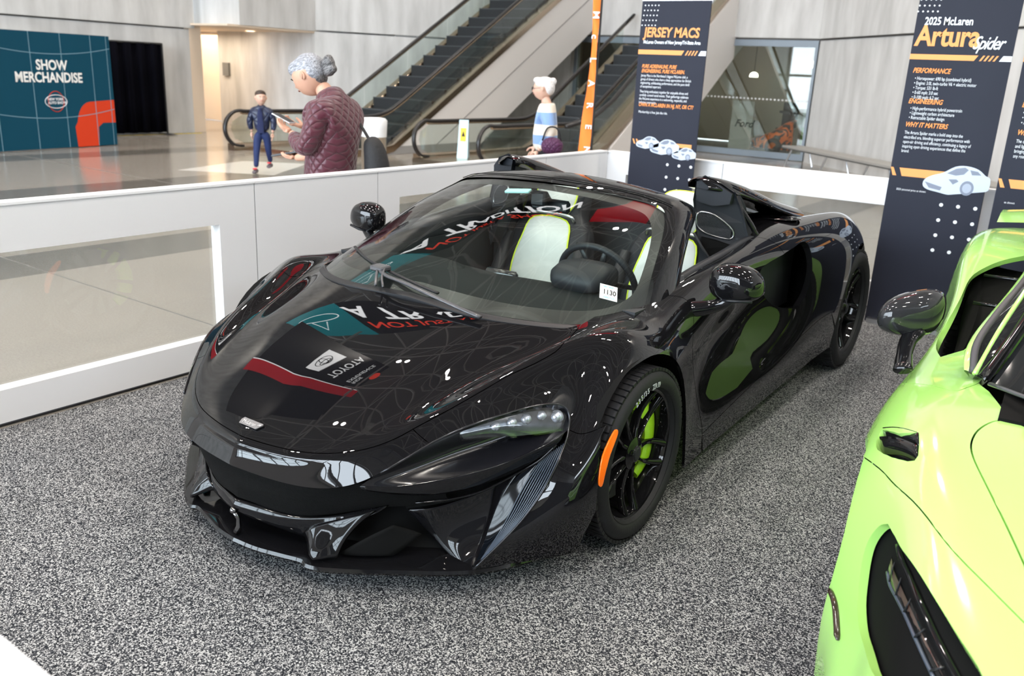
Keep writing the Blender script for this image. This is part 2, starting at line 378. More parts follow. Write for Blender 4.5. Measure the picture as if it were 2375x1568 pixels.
# ================================================================ hall: floor, walls, ceiling
def node_mat(name, build, rough=.5, **kw):
    m = mat(name, (.5, .5, .5), rough, **kw); nt = m.node_tree; build(nt, nt.nodes['Principled BSDF']); return m
def ramp(nt, src, stops):
    r = nt.nodes.new('ShaderNodeValToRGB'); r.color_ramp.interpolation = 'LINEAR'
    e = r.color_ramp.elements
    while len(e) < len(stops): e.new(.5)
    for q, (p, c) in zip(e, stops): q.position = p; q.color = (*c, 1)
    nt.links.new(src, r.inputs[0]); return r.outputs[0]
def carpet(nt, b):
    tc = nt.nodes.new('ShaderNodeTexCoord')
    n1 = nt.nodes.new('ShaderNodeTexNoise'); n1.inputs['Scale'].default_value = 210; n1.inputs['Detail'].default_value = 3; n1.inputs['Roughness'].default_value = .75
    n2 = nt.nodes.new('ShaderNodeTexNoise'); n2.inputs['Scale'].default_value = 6; n2.inputs['Detail'].default_value = 3
    v = nt.nodes.new('ShaderNodeTexVoronoi'); v.inputs['Scale'].default_value = 260
    for n in (n1, n2, v): nt.links.new(tc.outputs['Object'], n.inputs['Vector'])
    sv = nt.nodes.new('ShaderNodeSeparateColor'); nt.links.new(v.outputs['Color'], sv.inputs[0]); ad = nt.nodes.new('ShaderNodeMath'); ad.operation = 'MULTIPLY_ADD'; ad.inputs[1].default_value = .62; nt.links.new(n1.outputs['Fac'], ad.inputs[2]); nt.links.new(sv.outputs[0], ad.inputs[0])
    c1 = ramp(nt, ad.outputs[0], [(.54, (.008, .009, .012)), (.76, (.042, .045, .053)), (.92, (.16, .16, .165)), (1.0, (.42, .42, .42))])
    mx = nt.nodes.new('ShaderNodeMix'); mx.data_type = 'RGBA'; mx.blend_type = 'MULTIPLY'; mx.inputs[0].default_value = .5
    c2 = ramp(nt, n2.outputs['Fac'], [(.3, (.75, .75, .77)), (.7, (1, 1, 1))])
    nt.links.new(c1, mx.inputs[6]); nt.links.new(c2, mx.inputs[7]); nt.links.new(mx.outputs[2], b.inputs['Base Color'])
    bp = nt.nodes.new('ShaderNodeBump'); bp.inputs['Strength'].default_value = .06; bp.inputs['Distance'].default_value = .003
    nt.links.new(v.outputs['Distance'], bp.inputs['Height']); nt.links.new(bp.outputs[0], b.inputs['Normal'])
CARPET = node_mat('speckled_grey_carpet', carpet, .95, spec=.1)
def terrazzo(nt, b):
    tc = nt.nodes.new('ShaderNodeTexCoord'); sp_ = nt.nodes.new('ShaderNodeSeparateXYZ'); nt.links.new(tc.outputs['Object'], sp_.inputs[0])
    # darker bands running with the hall, every 3.6 m
    a = nt.nodes.new('ShaderNodeMath'); a.operation = 'ADD'; a.inputs[1].default_value = 41.15; nt.links.new(sp_.outputs[0], a.inputs[0])
    d = nt.nodes.new('ShaderNodeMath'); d.operation = 'MODULO'; d.inputs[1].default_value = 3.6; nt.links.new(a.outputs[0], d.inputs[0])
    l = nt.nodes.new('ShaderNodeMath'); l.operation = 'LESS_THAN'; l.inputs[1].default_value = .75; nt.links.new(d.outputs[0], l.inputs[0])
    n = nt.nodes.new('ShaderNodeTexNoise'); n.inputs['Scale'].default_value = 90; n.inputs['Detail'].default_value = 4; nt.links.new(tc.outputs['Object'], n.inputs['Vector'])
    mx = nt.nodes.new('ShaderNodeMix'); mx.data_type = 'RGBA'; nt.links.new(l.outputs[0], mx.inputs[0])
    mx.inputs[6].default_value = (.30, .27, .235, 1); mx.inputs[7].default_value = (.155, .142, .125, 1)
    m2 = nt.nodes.new('ShaderNodeMix'); m2.data_type = 'RGBA'; m2.blend_type = 'MULTIPLY'; m2.inputs[0].default_value = .6
    nt.links.new(mx.outputs[2], m2.inputs[6]); nt.links.new(ramp(nt, n.outputs['Fac'], [(.3, (.72, .72, .72)), (.7, (1, 1, 1))]), m2.inputs[7]); nt.links.new(m2.outputs[2], b.inputs['Base Color'])
TERR = node_mat('polished_terrazzo', terrazzo, .16, spec=.5)
def concrete(nt, b):
    tc = nt.nodes.new('ShaderNodeTexCoord'); mp = nt.nodes.new('ShaderNodeMapping'); mp.inputs['Scale'].default_value = (1.6, 1.6, .35); nt.links.new(tc.outputs['Object'], mp.inputs[0])
    n = nt.nodes.new('ShaderNodeTexNoise'); n.inputs['Scale'].default_value = 2.2; n.inputs['Detail'].default_value = 7; nt.links.new(mp.outputs[0], n.inputs['Vector'])
    nt.links.new(ramp(nt, n.outputs['Fac'], [(.3, (.43, .425, .41)), (.5, (.52, .515, .50)), (.7, (.60, .595, .58))]), b.inputs['Base Color'])
    bp = nt.nodes.new('ShaderNodeBump'); bp.inputs['Strength'].default_value = .2; nt.links.new(n.outputs['Fac'], bp.inputs['Height']); nt.links.new(bp.outputs[0], b.inputs['Normal'])
CONC = node_mat('board_marked_concrete', concrete, .75)
mk('floor', MB().box(-45, 30, -30, 40, -.2, -.012).out, TERR, kind='structure')
mk('floor_carpet', MB().box(-1.66, 9, -12, 4.28, -.012, 0).out, CARPET, kind='structure')
fm = MB()
for y in (-3.0, .6, 4.2, 7.8, 11.4, 15): fm.box(-15.2, -1.9 if y < 4.3 else 9, y-.006, y+.006, -.012, -.0112)
mk('trim_1', fm.out, mat('zinc_strip', (.16, .15, .14), .4), kind='structure')
mk('floor_slab', MB().add([(-9.46, 5.1, -.0115), (-8.23, 5.9, -.0115), (-9.15, 7.35, -.0115), (-10.0, 6.7, -.0115)], [(0, 1, 2, 3)]).out, mat('white_terrazzo', (.62, .60, .56), .15), kind='structure')
# walls: far left with its shadow joint, the niche, the wall behind the escalators, the oblique wall on the right
def wall(name, p0, p1, z0, z1, t=.3, m=CONC, side=1):
    a, b = Vector((*p0, 0)), Vector((*p1, 0)); d = (b-a).normalized(); n = Vector((-d.y, d.x, 0))*t*side
    mb = MB(); q = [a, b, b+n, a+n]; mb.add([(p.x, p.y, z0) for p in q]+[(p.x, p.y, z1) for p in q], [(3, 2, 1, 0), (4, 5, 6, 7), (0, 1, 5, 4), (1, 2, 6, 5), (2, 3, 7, 6), (3, 0, 4, 7)])
    return mk(name, mb.out, m, kind='structure')
wall('wall_left', (-15.3, -14), (-15.3, 9.48), -.2, 2.19)
wall('wall_left_upper', (-15.26, -14), (-15.26, 9.60), 2.22, 12, .4)
wall('wall_left_return', (-15.3, 9.48), (-26, 9.48), -.2, 2.3, .3, mat('warm_plaster', (.72, .58, .44), .7), side=-1)
mk('wall_niche_block', MB().box(-22, -13.95, 9.8, 14.6, 2.32, 12).out, CONC, kind='structure')
mk('wall_niche_soffit', MB().box(-24, -13.97, 9.5, 13.5, 2.28, 2.32).out, mat('warm_plaster', (.72, .58, .44), .7), kind='structure')
wall('wall_back', (-30, 17.3), (-10.2, 17.3), -.2, 2.58); wall('wall_back_upper', (-30, 17.28), (-3.9, 17.28), 2.62, 12, .4)
wall('wall_back_pier', (-7.35, 17.3), (-6.75, 17.3), -.2, 2.58)
dv = Vector((.697, -.717)); p0 = Vector((-3.95, 17.3)); p1 = p0+dv*26
wall('wall_right', p0, p1, -.2, 2.58); wall('wall_right_upper', p0+Vector((.03, .03))*-1, p1, 2.62, 12)
wall('wall_end', (30, -14), (30, 20), -.2, 12)
mk('trim_2', MB().box(-30, -3.9, 17.34, 17.4, 2.5, 2.7).box(-15.42, -15.36, -14, 9.4, 2.1, 2.3).out, mat('joint_dark', (.12, .11, .10), .8), kind='structure')
wall('trim_3', p0+Vector((.05, .05)), p1+Vector((.05, .05)), 2.5, 2.7, .05, MATS['joint_dark'])
# doors in the niche and the small plate
door = empty('door_1', (-19.0, 12.4, 0), kind='structure')
m = MB(); m.box(-1.9, 1.39, 0, .06, 0, 2.26); mk('door_leaf', m.out, mat('beige_door', (.80, .66, .50), .5), door)
m = MB(); m.tube([(-.15, -.02, .95), (-.15, -.05, .97), (-.15, -.05, 1.13), (-.15, -.02, 1.15)], .012, 8); m.box(-.19, -.11, -.012, 0, .92, 1.18); mk('door_handle', m.out, mat('steel', (.5, .5, .5), .3, metal=1), door, smooth=False)
m = MB(); m.box(-17.38, -17.14, 11.84, 11.9, 1.20, 1.52); tag(mk('wall_plate', m.out, mat('plate_grey', (.16, .16, .15), .5)), 'small dark grey plate fixed on the concrete beside the beige door', 'sign')
mk('wall_niche_right', MB().box(-17.6, -13.95, 11.9, 12.3, -.2, 2.31).out, CONC, kind='structure')
for i, (x, y) in enumerate(((-16.6, 10.3), (-15.9, 11.6), (-17.6, 10.9), (-16.9, 12.4))):
    d = empty('downlight', (x, y, 2.26), label=('first', 'second', 'third', 'fourth')[i]+' round downlight from the left in the beige soffit over the niche', cat='ceiling light', group='recessed downlights in the niche soffit')
    mk('downlight_trim', MB().lathe([(.10, 0), (.13, -.012), (.14, 0)], 20, 'z').out, mat('white_metal', (.8, .8, .8), .4), d)
    mk('downlight_lens', MB().lathe([(0, -.004), (.10, -.004)], 20, 'z').out, mat('warm_lamp', (1, .9, .8), .5, emit=(1, .86, .68), es=14), d)
for x, y in ((-17.0, 10.8), (-18.6, 11.7)):
    L = bpy.data.lights.new('niche_light', 'AREA'); L.energy = 38; L.color = (1, .82, .62); L.size = 1.4; o = bpy.data.objects.new('niche_light', L); COL.objects.link(o); o.location = (x, y, 2.2)
wall('wall_diagonal', (-13.95, 11.9), (-10.3, 17.3), -.2, 2.31, .3)
wall('wall_diagonal_upper', (-13.97, 11.9), (-10.32, 17.3), 2.35, 12, .3)
# ceiling: dark deck with a white-grey space frame under it
mk('ceiling', MB().box(-45, 30, -14, 40, 14, 14.3).out, mat('ceiling_deck', (.22, .195, .17), .8), kind='structure')
tr = MB(); R_ = .055; st = 3.0; top, bot = 13.6, 12.1
xs = np.arange(-30, 19, st); ys = np.arange(-11, 27, st)
for x in xs: tr.tube([(x, ys[0], bot), (x, ys[-1], bot)], R_, 5); tr.tube([(x+st/2, ys[0], top), (x+st/2, ys[-1], top)], R_, 5)
for y in ys: tr.tube([(xs[0], y, bot), (xs[-1], y, bot)], R_, 5); tr.tube([(xs[0], y+st/2, top), (xs[-1], y+st/2, top)], R_, 5)
for x in xs:
    for y in ys:
        for sx, sy in ((1, 1), (-1, 1), (1, -1), (-1, -1)): tr.tube([(x, y, bot), (x+sx*st/2, y+sy*st/2, top)], R_*.8, 4, cap=False)
mk('ceiling_truss', tr.out, mat('truss_paint', (.62, .58, .53), .5), kind='structure')
# ceiling spotlights, in pairs
n_l = 0
for ix, x in enumerate(np.arange(-14, 14.1, 5.6)):
    for iy, y in enumerate(np.arange(-8, 18, 5.2)):
        for k in (0, 1):
            px, py = x+k*.55+(.7 if iy % 2 else 0), y+(ix % 2)*1.1
            L = bpy.data.lights.new('spotlight', 'SPOT'); L.energy = SPOT_W; L.spot_size = 2.3; L.spot_blend = .6; L.shadow_soft_size = .11; L.color = (1, .93, .84)
            o = bpy.data.objects.new('spotlight', L); COL.objects.link(o); o.location = (px, py, 11.9); n_l += 1
# facade behind the viewer: white mullions with daylight between them
fc = MB()
for x in np.arange(-44, 30, 1.8): fc.box(x-.06, x+.06, -14.1, -13.9, 0, 14)
for z in (0.1, 2.2, 4.4, 6.6, 8.8, 11, 13.6): fc.box(-45, 30, -14.08, -13.92, z-.07, z+.07)
mk('wall_facade_mullions', fc.out, mat('mullion', (.35, .36, .37), .5), kind='structure')
mk('wall_facade_head', MB().box(-45, 30, -14.3, -14, FAC_TOP, 14.3).out, CONC, kind='structure')
# unseen dark slab, added to keep the bright facade out of paint reflections
mk('wall_facade_mask', MB().box(4.5, 30, -13.8, -13.5, 0, 9).out, mat('facade_mask_dark', (.05, .05, .055), .6), kind='structure')
# ---- text on upright panels
def panel_M(p0, right, up=(0, 0, 1), off=0.):
    r = Vector(right).normalized(); u = Vector(up).normalized(); n = r.cross(u).normalized(); u = n.cross(r)
    p = Vector(p0)+n*off
    return Matrix(((r.x, u.x, n.x, p.x), (r.y, u.y, n.y, p.y), (r.z, u.z, n.z, p.z), (0, 0, 0, 1)))
# ================================================================ display furniture
white = mat('white_laminate', (.80, .80, .81), .35); whe = mat('white_edge', (.86, .86, .87), .4); seam = mat('seam_dark', (.05, .05, .06), .6)
clear = glass_mat('acrylic_pane', (.93, .95, .95), 1.42)
def barrier(label, p0, along, L, win=None, h=.985, cap_l=True, group=None):
    # low display wall module; along: unit direction, its visible face on the local y=0 side
    d = Vector((*along, 0)); ang = math.atan2(d.y, d.x)
    g = empty('barrier_panel', (p0[0], p0[1], 0), ang, label=label, cat='barrier', group=group); t = .075; e = .0005
    m = MB()
    if win:
        a, b, z0, z1 = win
        m.box(e, a, 0, t, 0, h-.012); m.box(b, L-.0045, 0, t, 0, h-.012); m.box(a, b, 0, t, 0, z0); m.box(a, b, 0, t, z1, h-.012)
    else: m.box(e, L-.0045, 0, t, 0, h-.012)
    mk('panel_frame', m.out, white, g)
    m = MB(); m.box(.0008, L-.0008, -.006, t+.006, h-.012, h); mk('panel_cap', m.out, whe, g)
    m = MB(); m.box(.001, L-.001, -.001, t+.001, 0, .006); mk('panel_foot', m.out, seam, g)
    m = MB(); m.box(L-.0045, L-.0005, .002, t-.002, 0, h-.012); mk('panel_joint', m.out, seam, g)
    if win: m = MB(); m.box(a, b, .048, .053, z0, z1); mk('panel_pane', m.out, clear, g)
    return g
# left run faces +x: runs towards -y so that its local +y points away from the car (to -x)
def left_b(label, y0, y1, win=None):
    # local x from y0 (near) to y1 (far); visible face x = -1.70
    return barrier(label, (-1.70, y0), (0, 1), y1-y0, win)
left_b('long white barrier module with a wide window, nearest the viewer at the photo left edge', -1.49, .436, (.22, 1.69, .16, .772))
left_b('solid narrow white barrier module between two windowed ones, behind the front fender', .436, 1.392)
left_b('white windowed barrier module seen just behind the far door mirror of the black car', 1.392, 3.32, (.20, 1.73, .16, .80))
left_b('short solid white barrier module closing the back left corner', 3.32, 4.32)
barrier('white barrier module at the back corner beside the orange flag', (-1.70, 4.32), (1, 0), 1.10, (.2, .9, .2, .79))
barrier('long white windowed barrier module behind the tail of the black car', (-.60, 4.32), (1, 0), 1.95, (.2, 1.75, .2, .79))
barrier('white windowed barrier module behind the two right-hand banners', (1.35, 4.32), (1, 0), 1.95, (.2, 1.75, .2, .79))
g = barrier('white barrier top corner cut off at the bottom left of the photo', (1.35, -2.25), (-1, 0), 3.05, (.22, 2.8, .16, .772)); g.location.y = -2.25
g.rotation_euler = (0, 0, 0); g.location = (-1.62, -2.33, 0)
# ---- banners
navy = mat('banner_charcoal', (.018, .020, .033), .6, vary=(3, .1), spec=.25); org = mat('banner_orange', (.80, .33, .10), .6); wht = mat('banner_white', (.75, .78, .82), .6); org2 = mat('banner_orange_text', (.85, .30, .07), .6)
pale = mat('banner_pale_print', (.52, .58, .68), .6); greyp = mat('banner_grey_print', (.20, .23, .30), .6); midp = mat('banner_mid_print', (.36, .41, .50), .6)
def flat(m, pts, z): m.prism([(x, y, z) for x, y in pts], (0, 0, .0008))
def disc(m, cx, cy, r, z, n=14, sy=1.): flat(m, [(cx+r*math.cos(2*math.pi*i/n), cy+sy*r*math.sin(2*math.pi*i/n)) for i in range(n)], z)
def printed_car(parent, M, x, y, s, nm='printed_car'):
    # flat printed picture of a low white sports car in three-quarter view
    b = MB(); flat(b, [(x+a*s, y+c*s) for a, c in [tuple(q) for q in spl([(-.50, -.12), (-.49, -.02), (-.38, .06), (-.22, .12), (-.05, .235), (.12, .26), (.30, .22), (.42, .13), (.50, .08), (.50, -.10), (.40, -.14), (.30, -.16), (.0, -.22), (-.10, -.235), (-.25, -.21), (-.42, -.18)], 3, True)]], .0012)
    mk(nm, b.xf(M).out, pale, parent)
    b = MB(); flat(b, [(x+a*s, y+c*s) for a, c in ((-.16, .115), (-.03, .205), (.10, .235), (.16, .20), (.10, .12), (-.02, .09))], .002); flat(b, [(x+a*s, y+c*s) for a, c in ((.18, .20), (.30, .185), (.36, .13), (.22, .12))], .002)
    flat(b, [(x+a*s, y+c*s) for a, c in ((-.48, -.05), (-.36, -.08), (-.20, -.12), (-.22, -.18), (-.40, -.15))], .002); flat(b, [(x+a*s, y+c*s) for a, c in ((-.12, .02), (.0, .03), (.04, .0), (-.04, -.06))], .002)
    disc(b, x+.18*s, y-.10*s, .105*s, .0024, 18, 1.15); mk('printed_car_shade', b.xf(M).out, greyp, parent)
    b = MB(); disc(b, x+.18*s, y-.10*s, .07*s, .0034, 14, 1.15); mk('printed_wheel', b.xf(M).out, midp, parent)
def banner(label, x0, y, w, H, yaw=0):
    g = empty('banner_stand', (x0, y, 0), yaw, label=label, cat='banner')
    m = MB(); m.box(0, w, 0, .012, .0, H); mk('banner_sheet', m.out, navy, g)
    m = MB(); m.box(-.004, w+.004, .012, .03, H-.02, H+.006); m.box(w*.5-.01, w*.5+.01, .014, .034, .05, H); m.box(.02, w-.02, -.05, .16, 0, .03); mk('banner_support', m.out, mat('alu_pole', (.55, .56, .58), .3, metal=1), g)
    M = Matrix.Translation((0, -.0015, 0)) @ Matrix.Rotation(math.radians(90), 4, 'X')
    def dots(cols, rows, x, y, dx, dy, r, skew=0):
        b = MB()
        for i in range(cols):
            for j in range(rows):
                disc(b, x+i*dx+skew*j, y-j*dy, r, .0, 10)
                if cols*rows <= 15: mk('printed_dot', b.xf(M).out, wht, g); b = MB()
        if cols*rows > 15: mk('printed_dots', b.xf(M).out, wht, g, kind='stuff')
    def T(nm, s, size, mm, x, y, **k): return text(nm, s, size, mm, g, M @ Matrix.Translation((x, y, .0008)), depth=.0003, **k)
    def bar(y0, h, x1, slashes=True):
        b = MB(); flat(b, [(0, y0), (x1-.01, y0), (x1+.012, y0+h), (0, y0+h)], 0)
        for k in range(4): flat(b, [(x1+.02+k*.026, y0), (x1+.032+k*.026, y0), (x1+.052+k*.026, y0+h), (x1+.040+k*.026, y0+h)], 0)
        mk('printed_bar', b.xf(M).out, org, g)
        b = MB(); flat(b, [(x1+.135, y0), (w, y0), (w, y0+h), (x1+.155, y0+h)], 0); mk('printed_bar_end', b.xf(M).out, wht, g)
    return g, M, dots, T, bar
g, M, dots, T, bar = banner('tall charcoal banner with three printed white cars behind the open cockpit', -1.363, 4.10, .60, 2.22)
dots(5, 5, .030, 2.185, .030, .038, .0055, -.004)
T('headline', 'JERSEY MACS', .102, org, .040, 1.945, bold=.0032, shear=.10, sx=.82)
T('subheadline', 'McLaren Owners of New Jersey/Tri-State Area', .0375, wht, .040, 1.892, bold=.001, sx=.70)
bar(1.808, .036, .40)
T('heading', 'PURE ADRENALINE. PURE\nENGINEERING. PURE MCLAREN.', .040, org2, .045, 1.702, bold=.001, shear=.3, sx=.68, line=.92)
T('body_text', "Jersey Macs is the Northeast's biggest McLaren club, a\ngroup of drivers who share a deep appreciation for British\nengineering, exhilarating performance, and the pure thrill\nof exceptional supercars.", .0290, wht, .045, 1.632, sx=.66, line=1.0)
T('body_text', 'They bring enthusiasts together for enjoyable drives and\ncarefully curated social events. Their gatherings celebrate\nthe McLaren experience in a welcoming, respectful, and\ninclusive community.', .0290, wht, .045, 1.505, sx=.66, line=1.0)
T('heading', 'OWN A MCLAREN IN NJ, NY, OR CT?', .042, org2, .045, 1.395, bold=.001, shear=.25, sx=.70)
T('body_text', 'Membership is free. Join the ride.', .030, wht, .050, 1.340, sx=.66)
b = MB(); [flat(b, [(.0+k*.032, 1.085), (.014+k*.032, 1.085), (-.004+k*.032, 1.125), (-.018+k*.032, 1.125)], 0) for k in (1, 2)]; flat(b, [(.09, 1.085), (.56, 1.085), (.56, 1.115), (.07, 1.115)], 0); mk('printed_bar', b.xf(M).out, org, g)
printed_car(g, M, .16, 1.10, .21); printed_car(g, M, .32, 1.075, .26); printed_car(g, M, .50, 1.035, .21)
dots(3, 4, .361, .938, .106, .103, .0125)
g, M, dots, T, bar = banner('tall charcoal banner with one printed white car between the black and green cars', .795, 3.88, .605, 2.42)
dots(5, 4, .015, 2.23, .030, .036, .0055, -.004)
T('headline_small', '2025 McLaren', .068, wht, .055, 2.040, bold=.0014, sx=.74)
T('headline', 'Artura', .178, org, .018, 1.912, bold=.005, sx=.82, space=.97)
o = T('headline_script', 'Spider', .112, wht, .365, 1.895, bold=.001, shear=.45, sx=.70, space=.88); o.location.y = -.002
bar(1.822, .034, .40)
T('heading', 'PERFORMANCE', .044, org2, .035, 1.738, bold=.001, shear=.25, sx=.75)
T('body_text', '\u2022 Horsepower: 690 hp (combined hybrid)\n\u2022 Engine: 3.0L twin-turbo V6 + electric motor\n\u2022 Torque: 531 lb-ft\n\u2022 0-60 mph: 3.0 sec\n\u2022 0-100 mph: 6.2 sec', .0310, wht, .055, 1.692, sx=.66, line=.98)
T('heading', 'ENGINEERING', .044, org2, .040, 1.540, bold=.001, shear=.25, sx=.75)
T('body_text', '\u2022 High-performance hybrid powertrain\n\u2022 Lightweight carbon architecture\n\u2022 Retractable Spider design', .0310, wht, .060, 1.498, sx=.66, line=.98)
T('heading', 'WHY IT MATTERS', .044, org2, .045, 1.387, bold=.001, shear=.25, sx=.75)
T('body_text', 'The Artura Spider marks a bold step into the\nelectrified era, blending supercar performance with\nopen-air driving and efficiency, continuing a legacy of\ninspiring open driving experiences that define the\nbrand.', .0300, wht, .050, 1.338, sx=.66, line=1.02)
b = MB(); flat(b, [(.02, 1.055), (.045, 1.055), (.018, 1.11), (-.0, 1.11)], 0); flat(b, [(.08, 1.055), (.40, 1.055), (.40, 1.11), (.058, 1.11)], 0); mk('printed_bar', b.xf(M).out, org, g)
printed_car(g, M, .425, 1.055, .40)
T('small_print', '2025 pictured price as shown', .020, wht, .06, .958, sx=.8)
dots(3, 4, .362, .889, .105, .104, .0125)
g, M, dots, T, bar = banner('charcoal banner cut off by the right edge of the photo above the green car', 1.478, 3.76, .605, 2.42)
bar(1.822, .034, .40)
T('heading', 'ENGINEERING', .044, org2, .045, 1.555, bold=.001, shear=.25, sx=.75)
T('body_text', '\u2022 Twin-turbocharged V8\n\u2022 Carbon monocoque\n\u2022 Active aero', .0310, wht, .06, 1.512, sx=.66, line=.98)
T('heading', 'WHY IT MATTERS', .044, org2, .050, 1.387, bold=.001, shear=.25, sx=.75)
T('body_text', 'The coupe puts raw feel\nand light weight first,\nbringing track pace to\nany road.', .0300, wht, .055, 1.338, sx=.66, line=1.02)
b = MB(); flat(b, [(.02, 1.055), (.045, 1.055), (.018, 1.11), (-.0, 1.11)], 0); flat(b, [(.08, 1.055), (.40, 1.055), (.40, 1.11), (.058, 1.11)], 0); mk('printed_bar', b.xf(M).out, org, g); printed_car(g, M, .42, 1.055, .40)
T('small_print', 'as shown', .020, wht, .06, .958, sx=.8)
# ---- feather flag
FL = empty('feather_flag', (-2.06, 4.62, 0), math.radians(12), label='tall orange feather flag with white lettering behind the back barrier corner', cat='flag')
ora = mat('flag_orange', (.95, .22, .03), .7); G = []
for i in range(30):
    t = i/29; z = .62+2.9*t; w_ = .20-.13*min(1, t*3.2)**.8 if t < .9 else .07*(1-t)/.1+.01; w_ = max(w_, .02)
    G.append([(-w_*(1-s)+.012*math.sin(5*t*math.pi+s*4)*(1-s)*.6, .025*math.sin(6*t*math.pi+3*s), z-.10*(1-s)*(1-t)) for s in np.linspace(0, 1, 6)])
o = mk('flag_cloth', MB().grid(G).out, ora, FL, smooth=True)
m = MB(); m.tube([(.008, 0, .02), (.008, 0, 2.5), (.0, 0, 3.2), (-.05, 0, 3.56)], [.011, .010, .008, .005], 8); m.box(-.16, .18, -.12, .12, 0, .02); mk('flag_pole', m.out, satin if 'satin' in globals() else mat('pole_black', (.02, .02, .02), .4), FL)
for k, ch in enumerate('McLAREN'):
    z = 2.18-k*.20; MT_ = Matrix.Translation((-.055, -.03, z)) @ Matrix.Rotation(math.radians(90), 4, 'X') @ Matrix.Rotation(math.radians(-90), 4, 'Z')
    text('flag_lettering', ch, .085, wht, FL, MT_, depth=.0006, bold=.002)
b = MB(); b.prism([(-.10, -.032, .80), (-.03, -.032, .78), (-.02, -.032, .98), (-.05, -.032, .90)], (0, -.001, 0)); mk('flag_swoosh', b.out, wht, FL)
# ---- merchandise wall
MW = empty('merchandise_wall', (-12.86, 4.10, 0), label='teal SHOW MERCHANDISE display wall with an orange-red graphic at the far left', cat='sign')
ang = math.atan2(6.41-4.10, -13.27+12.86)
teal = mat('teal_print', (.003, .055, .095), .6, spec=.2); red = mat('red_print', (.62, .05, .015), .6, spec=.2); ln = mat('thin_line_print', (.16, .30, .38), .5); tdk = mat('teal_dark', (.008, .045, .075), .4)
m = MB(); m.box(-1.6, 2.36, 0, .16, 0, 1.90); MW.rotation_euler = (0, 0, ang); mk('wall_board', m.out, teal, MW)
MM = Matrix.Translation((0, -.002, 0)) @ Matrix.Rotation(math.radians(90), 4, 'X')
b = MB(); flat(b, [(1.52, 0), (1.50, .35)]+[(1.50+.05+.30*(1-math.cos(t)), .35+.42*math.sin(t)) for t in np.linspace(.2, 1.5, 7)]+[(2.355, .80), (2.355, .40), (2.08, .40), (1.98, .33), (1.96, 0)], 0); mk('orange_red_graphic', b.xf(MM).out, red, MW)
b = MB()
for x_ in (-.6, .10, .22+.55, 1.35, 1.95, 2.28): flat(b, [(x_, 0), (x_+.012, 0), (x_+.012, 1.90), (x_, 1.90)], .001)
for z_ in (1.55, .50):
    pts = [(x_, z_+.12*((x_-1.1)/1.2)**2) for x_ in np.linspace(-.4, 2.35, 20)]
    flat(b, pts+[(x_, z+.012) for x_, z in reversed(pts)], .001)
mk('thin_lines', b.xf(MM).out, ln, MW)
text('sign_lettering', 'SHOW', .225, mat('sign_white', (.85, .85, .83), .5), MW, MM @ Matrix.Translation((.86, 1.30, .002)), bold=.006, sx=.86)
text('sign_lettering', 'MERCHANDISE', .225, MATS['sign_white'], MW, MM @ Matrix.Translation((.46, 1.10, .002)), bold=.006, sx=.84)
b = MB(); pts = [(1.17+.21*math.cos(t), .78+.11*math.sin(t)) for t in np.linspace(0, 6.283, 25)]; b.tube([(x_, z, .003) for x_, z in pts], .006, 4); b.tube([(1.17+.15*math.cos(t), .78+.17*math.sin(t), .003) for t in np.linspace(0, 6.283, 25)], .005, 4, k=1)
mk('show_emblem', b.xf(MM).out, [wht, red], MW)
for k, s_ in enumerate(('NEW YORK', 'AUTO SHOW')): text('emblem_lettering', s_, .058, wht, MW, MM @ Matrix.Translation((1.01, .80-.06*k, .003)), bold=.002)
# ---- black curtain and floor tape
CT = empty('pipe_and_drape', (-15.0, 6.6, 0), label='black pipe-and-drape curtain hanging against the concrete wall beside the teal display', cat='curtain')
G = [[(.05*math.sin(y*22)+.02*math.sin(y*61), y, z) for z in (.04, .6, 1.2, 1.84)] for y in np.linspace(0, 1.98, 70)]
o = mk('drape', MB().grid(G).out, mat('black_drape', (.002, .002, .004), .95, spec=.05), CT, smooth=True); solid_sub(o, .01)
m = MB(); m.tube([(0, 0, 1.85), (0, 2.0, 1.85)], .02, 8); m.tube([(0, 0, 0), (0, 0, 1.86)], .02, 8); m.tube([(0, 2.0, 0), (0, 2.0, 1.86)], .02, 8); m.box(-.2, .2, 1.9, 2.1, 0, .01); mk('drape_frame', m.out, mat('black_metal', (.02, .02, .02), .4), CT)
TP = mk('floor_tape', MB().box(-15.15, -15.05, 5.5, 9.5, -.012, -.008).out, mat('tape_yellow', (.75, .55, .02), .5)); tag(TP, 'yellow and black hazard tape stuck along the foot of the concrete wall', 'tape')
tb = MB()
for y in np.arange(5.5, 9.5, .16): tb.add([(-15.151, y, -.0075), (-15.049, y+.06, -.0075), (-15.049, y+.12, -.0075), (-15.151, y+.06, -.0075)], [(0, 1, 2, 3)])
mk('tape_stripe', tb.out, mat('tape_black', (.02, .02, .02), .5), TP)
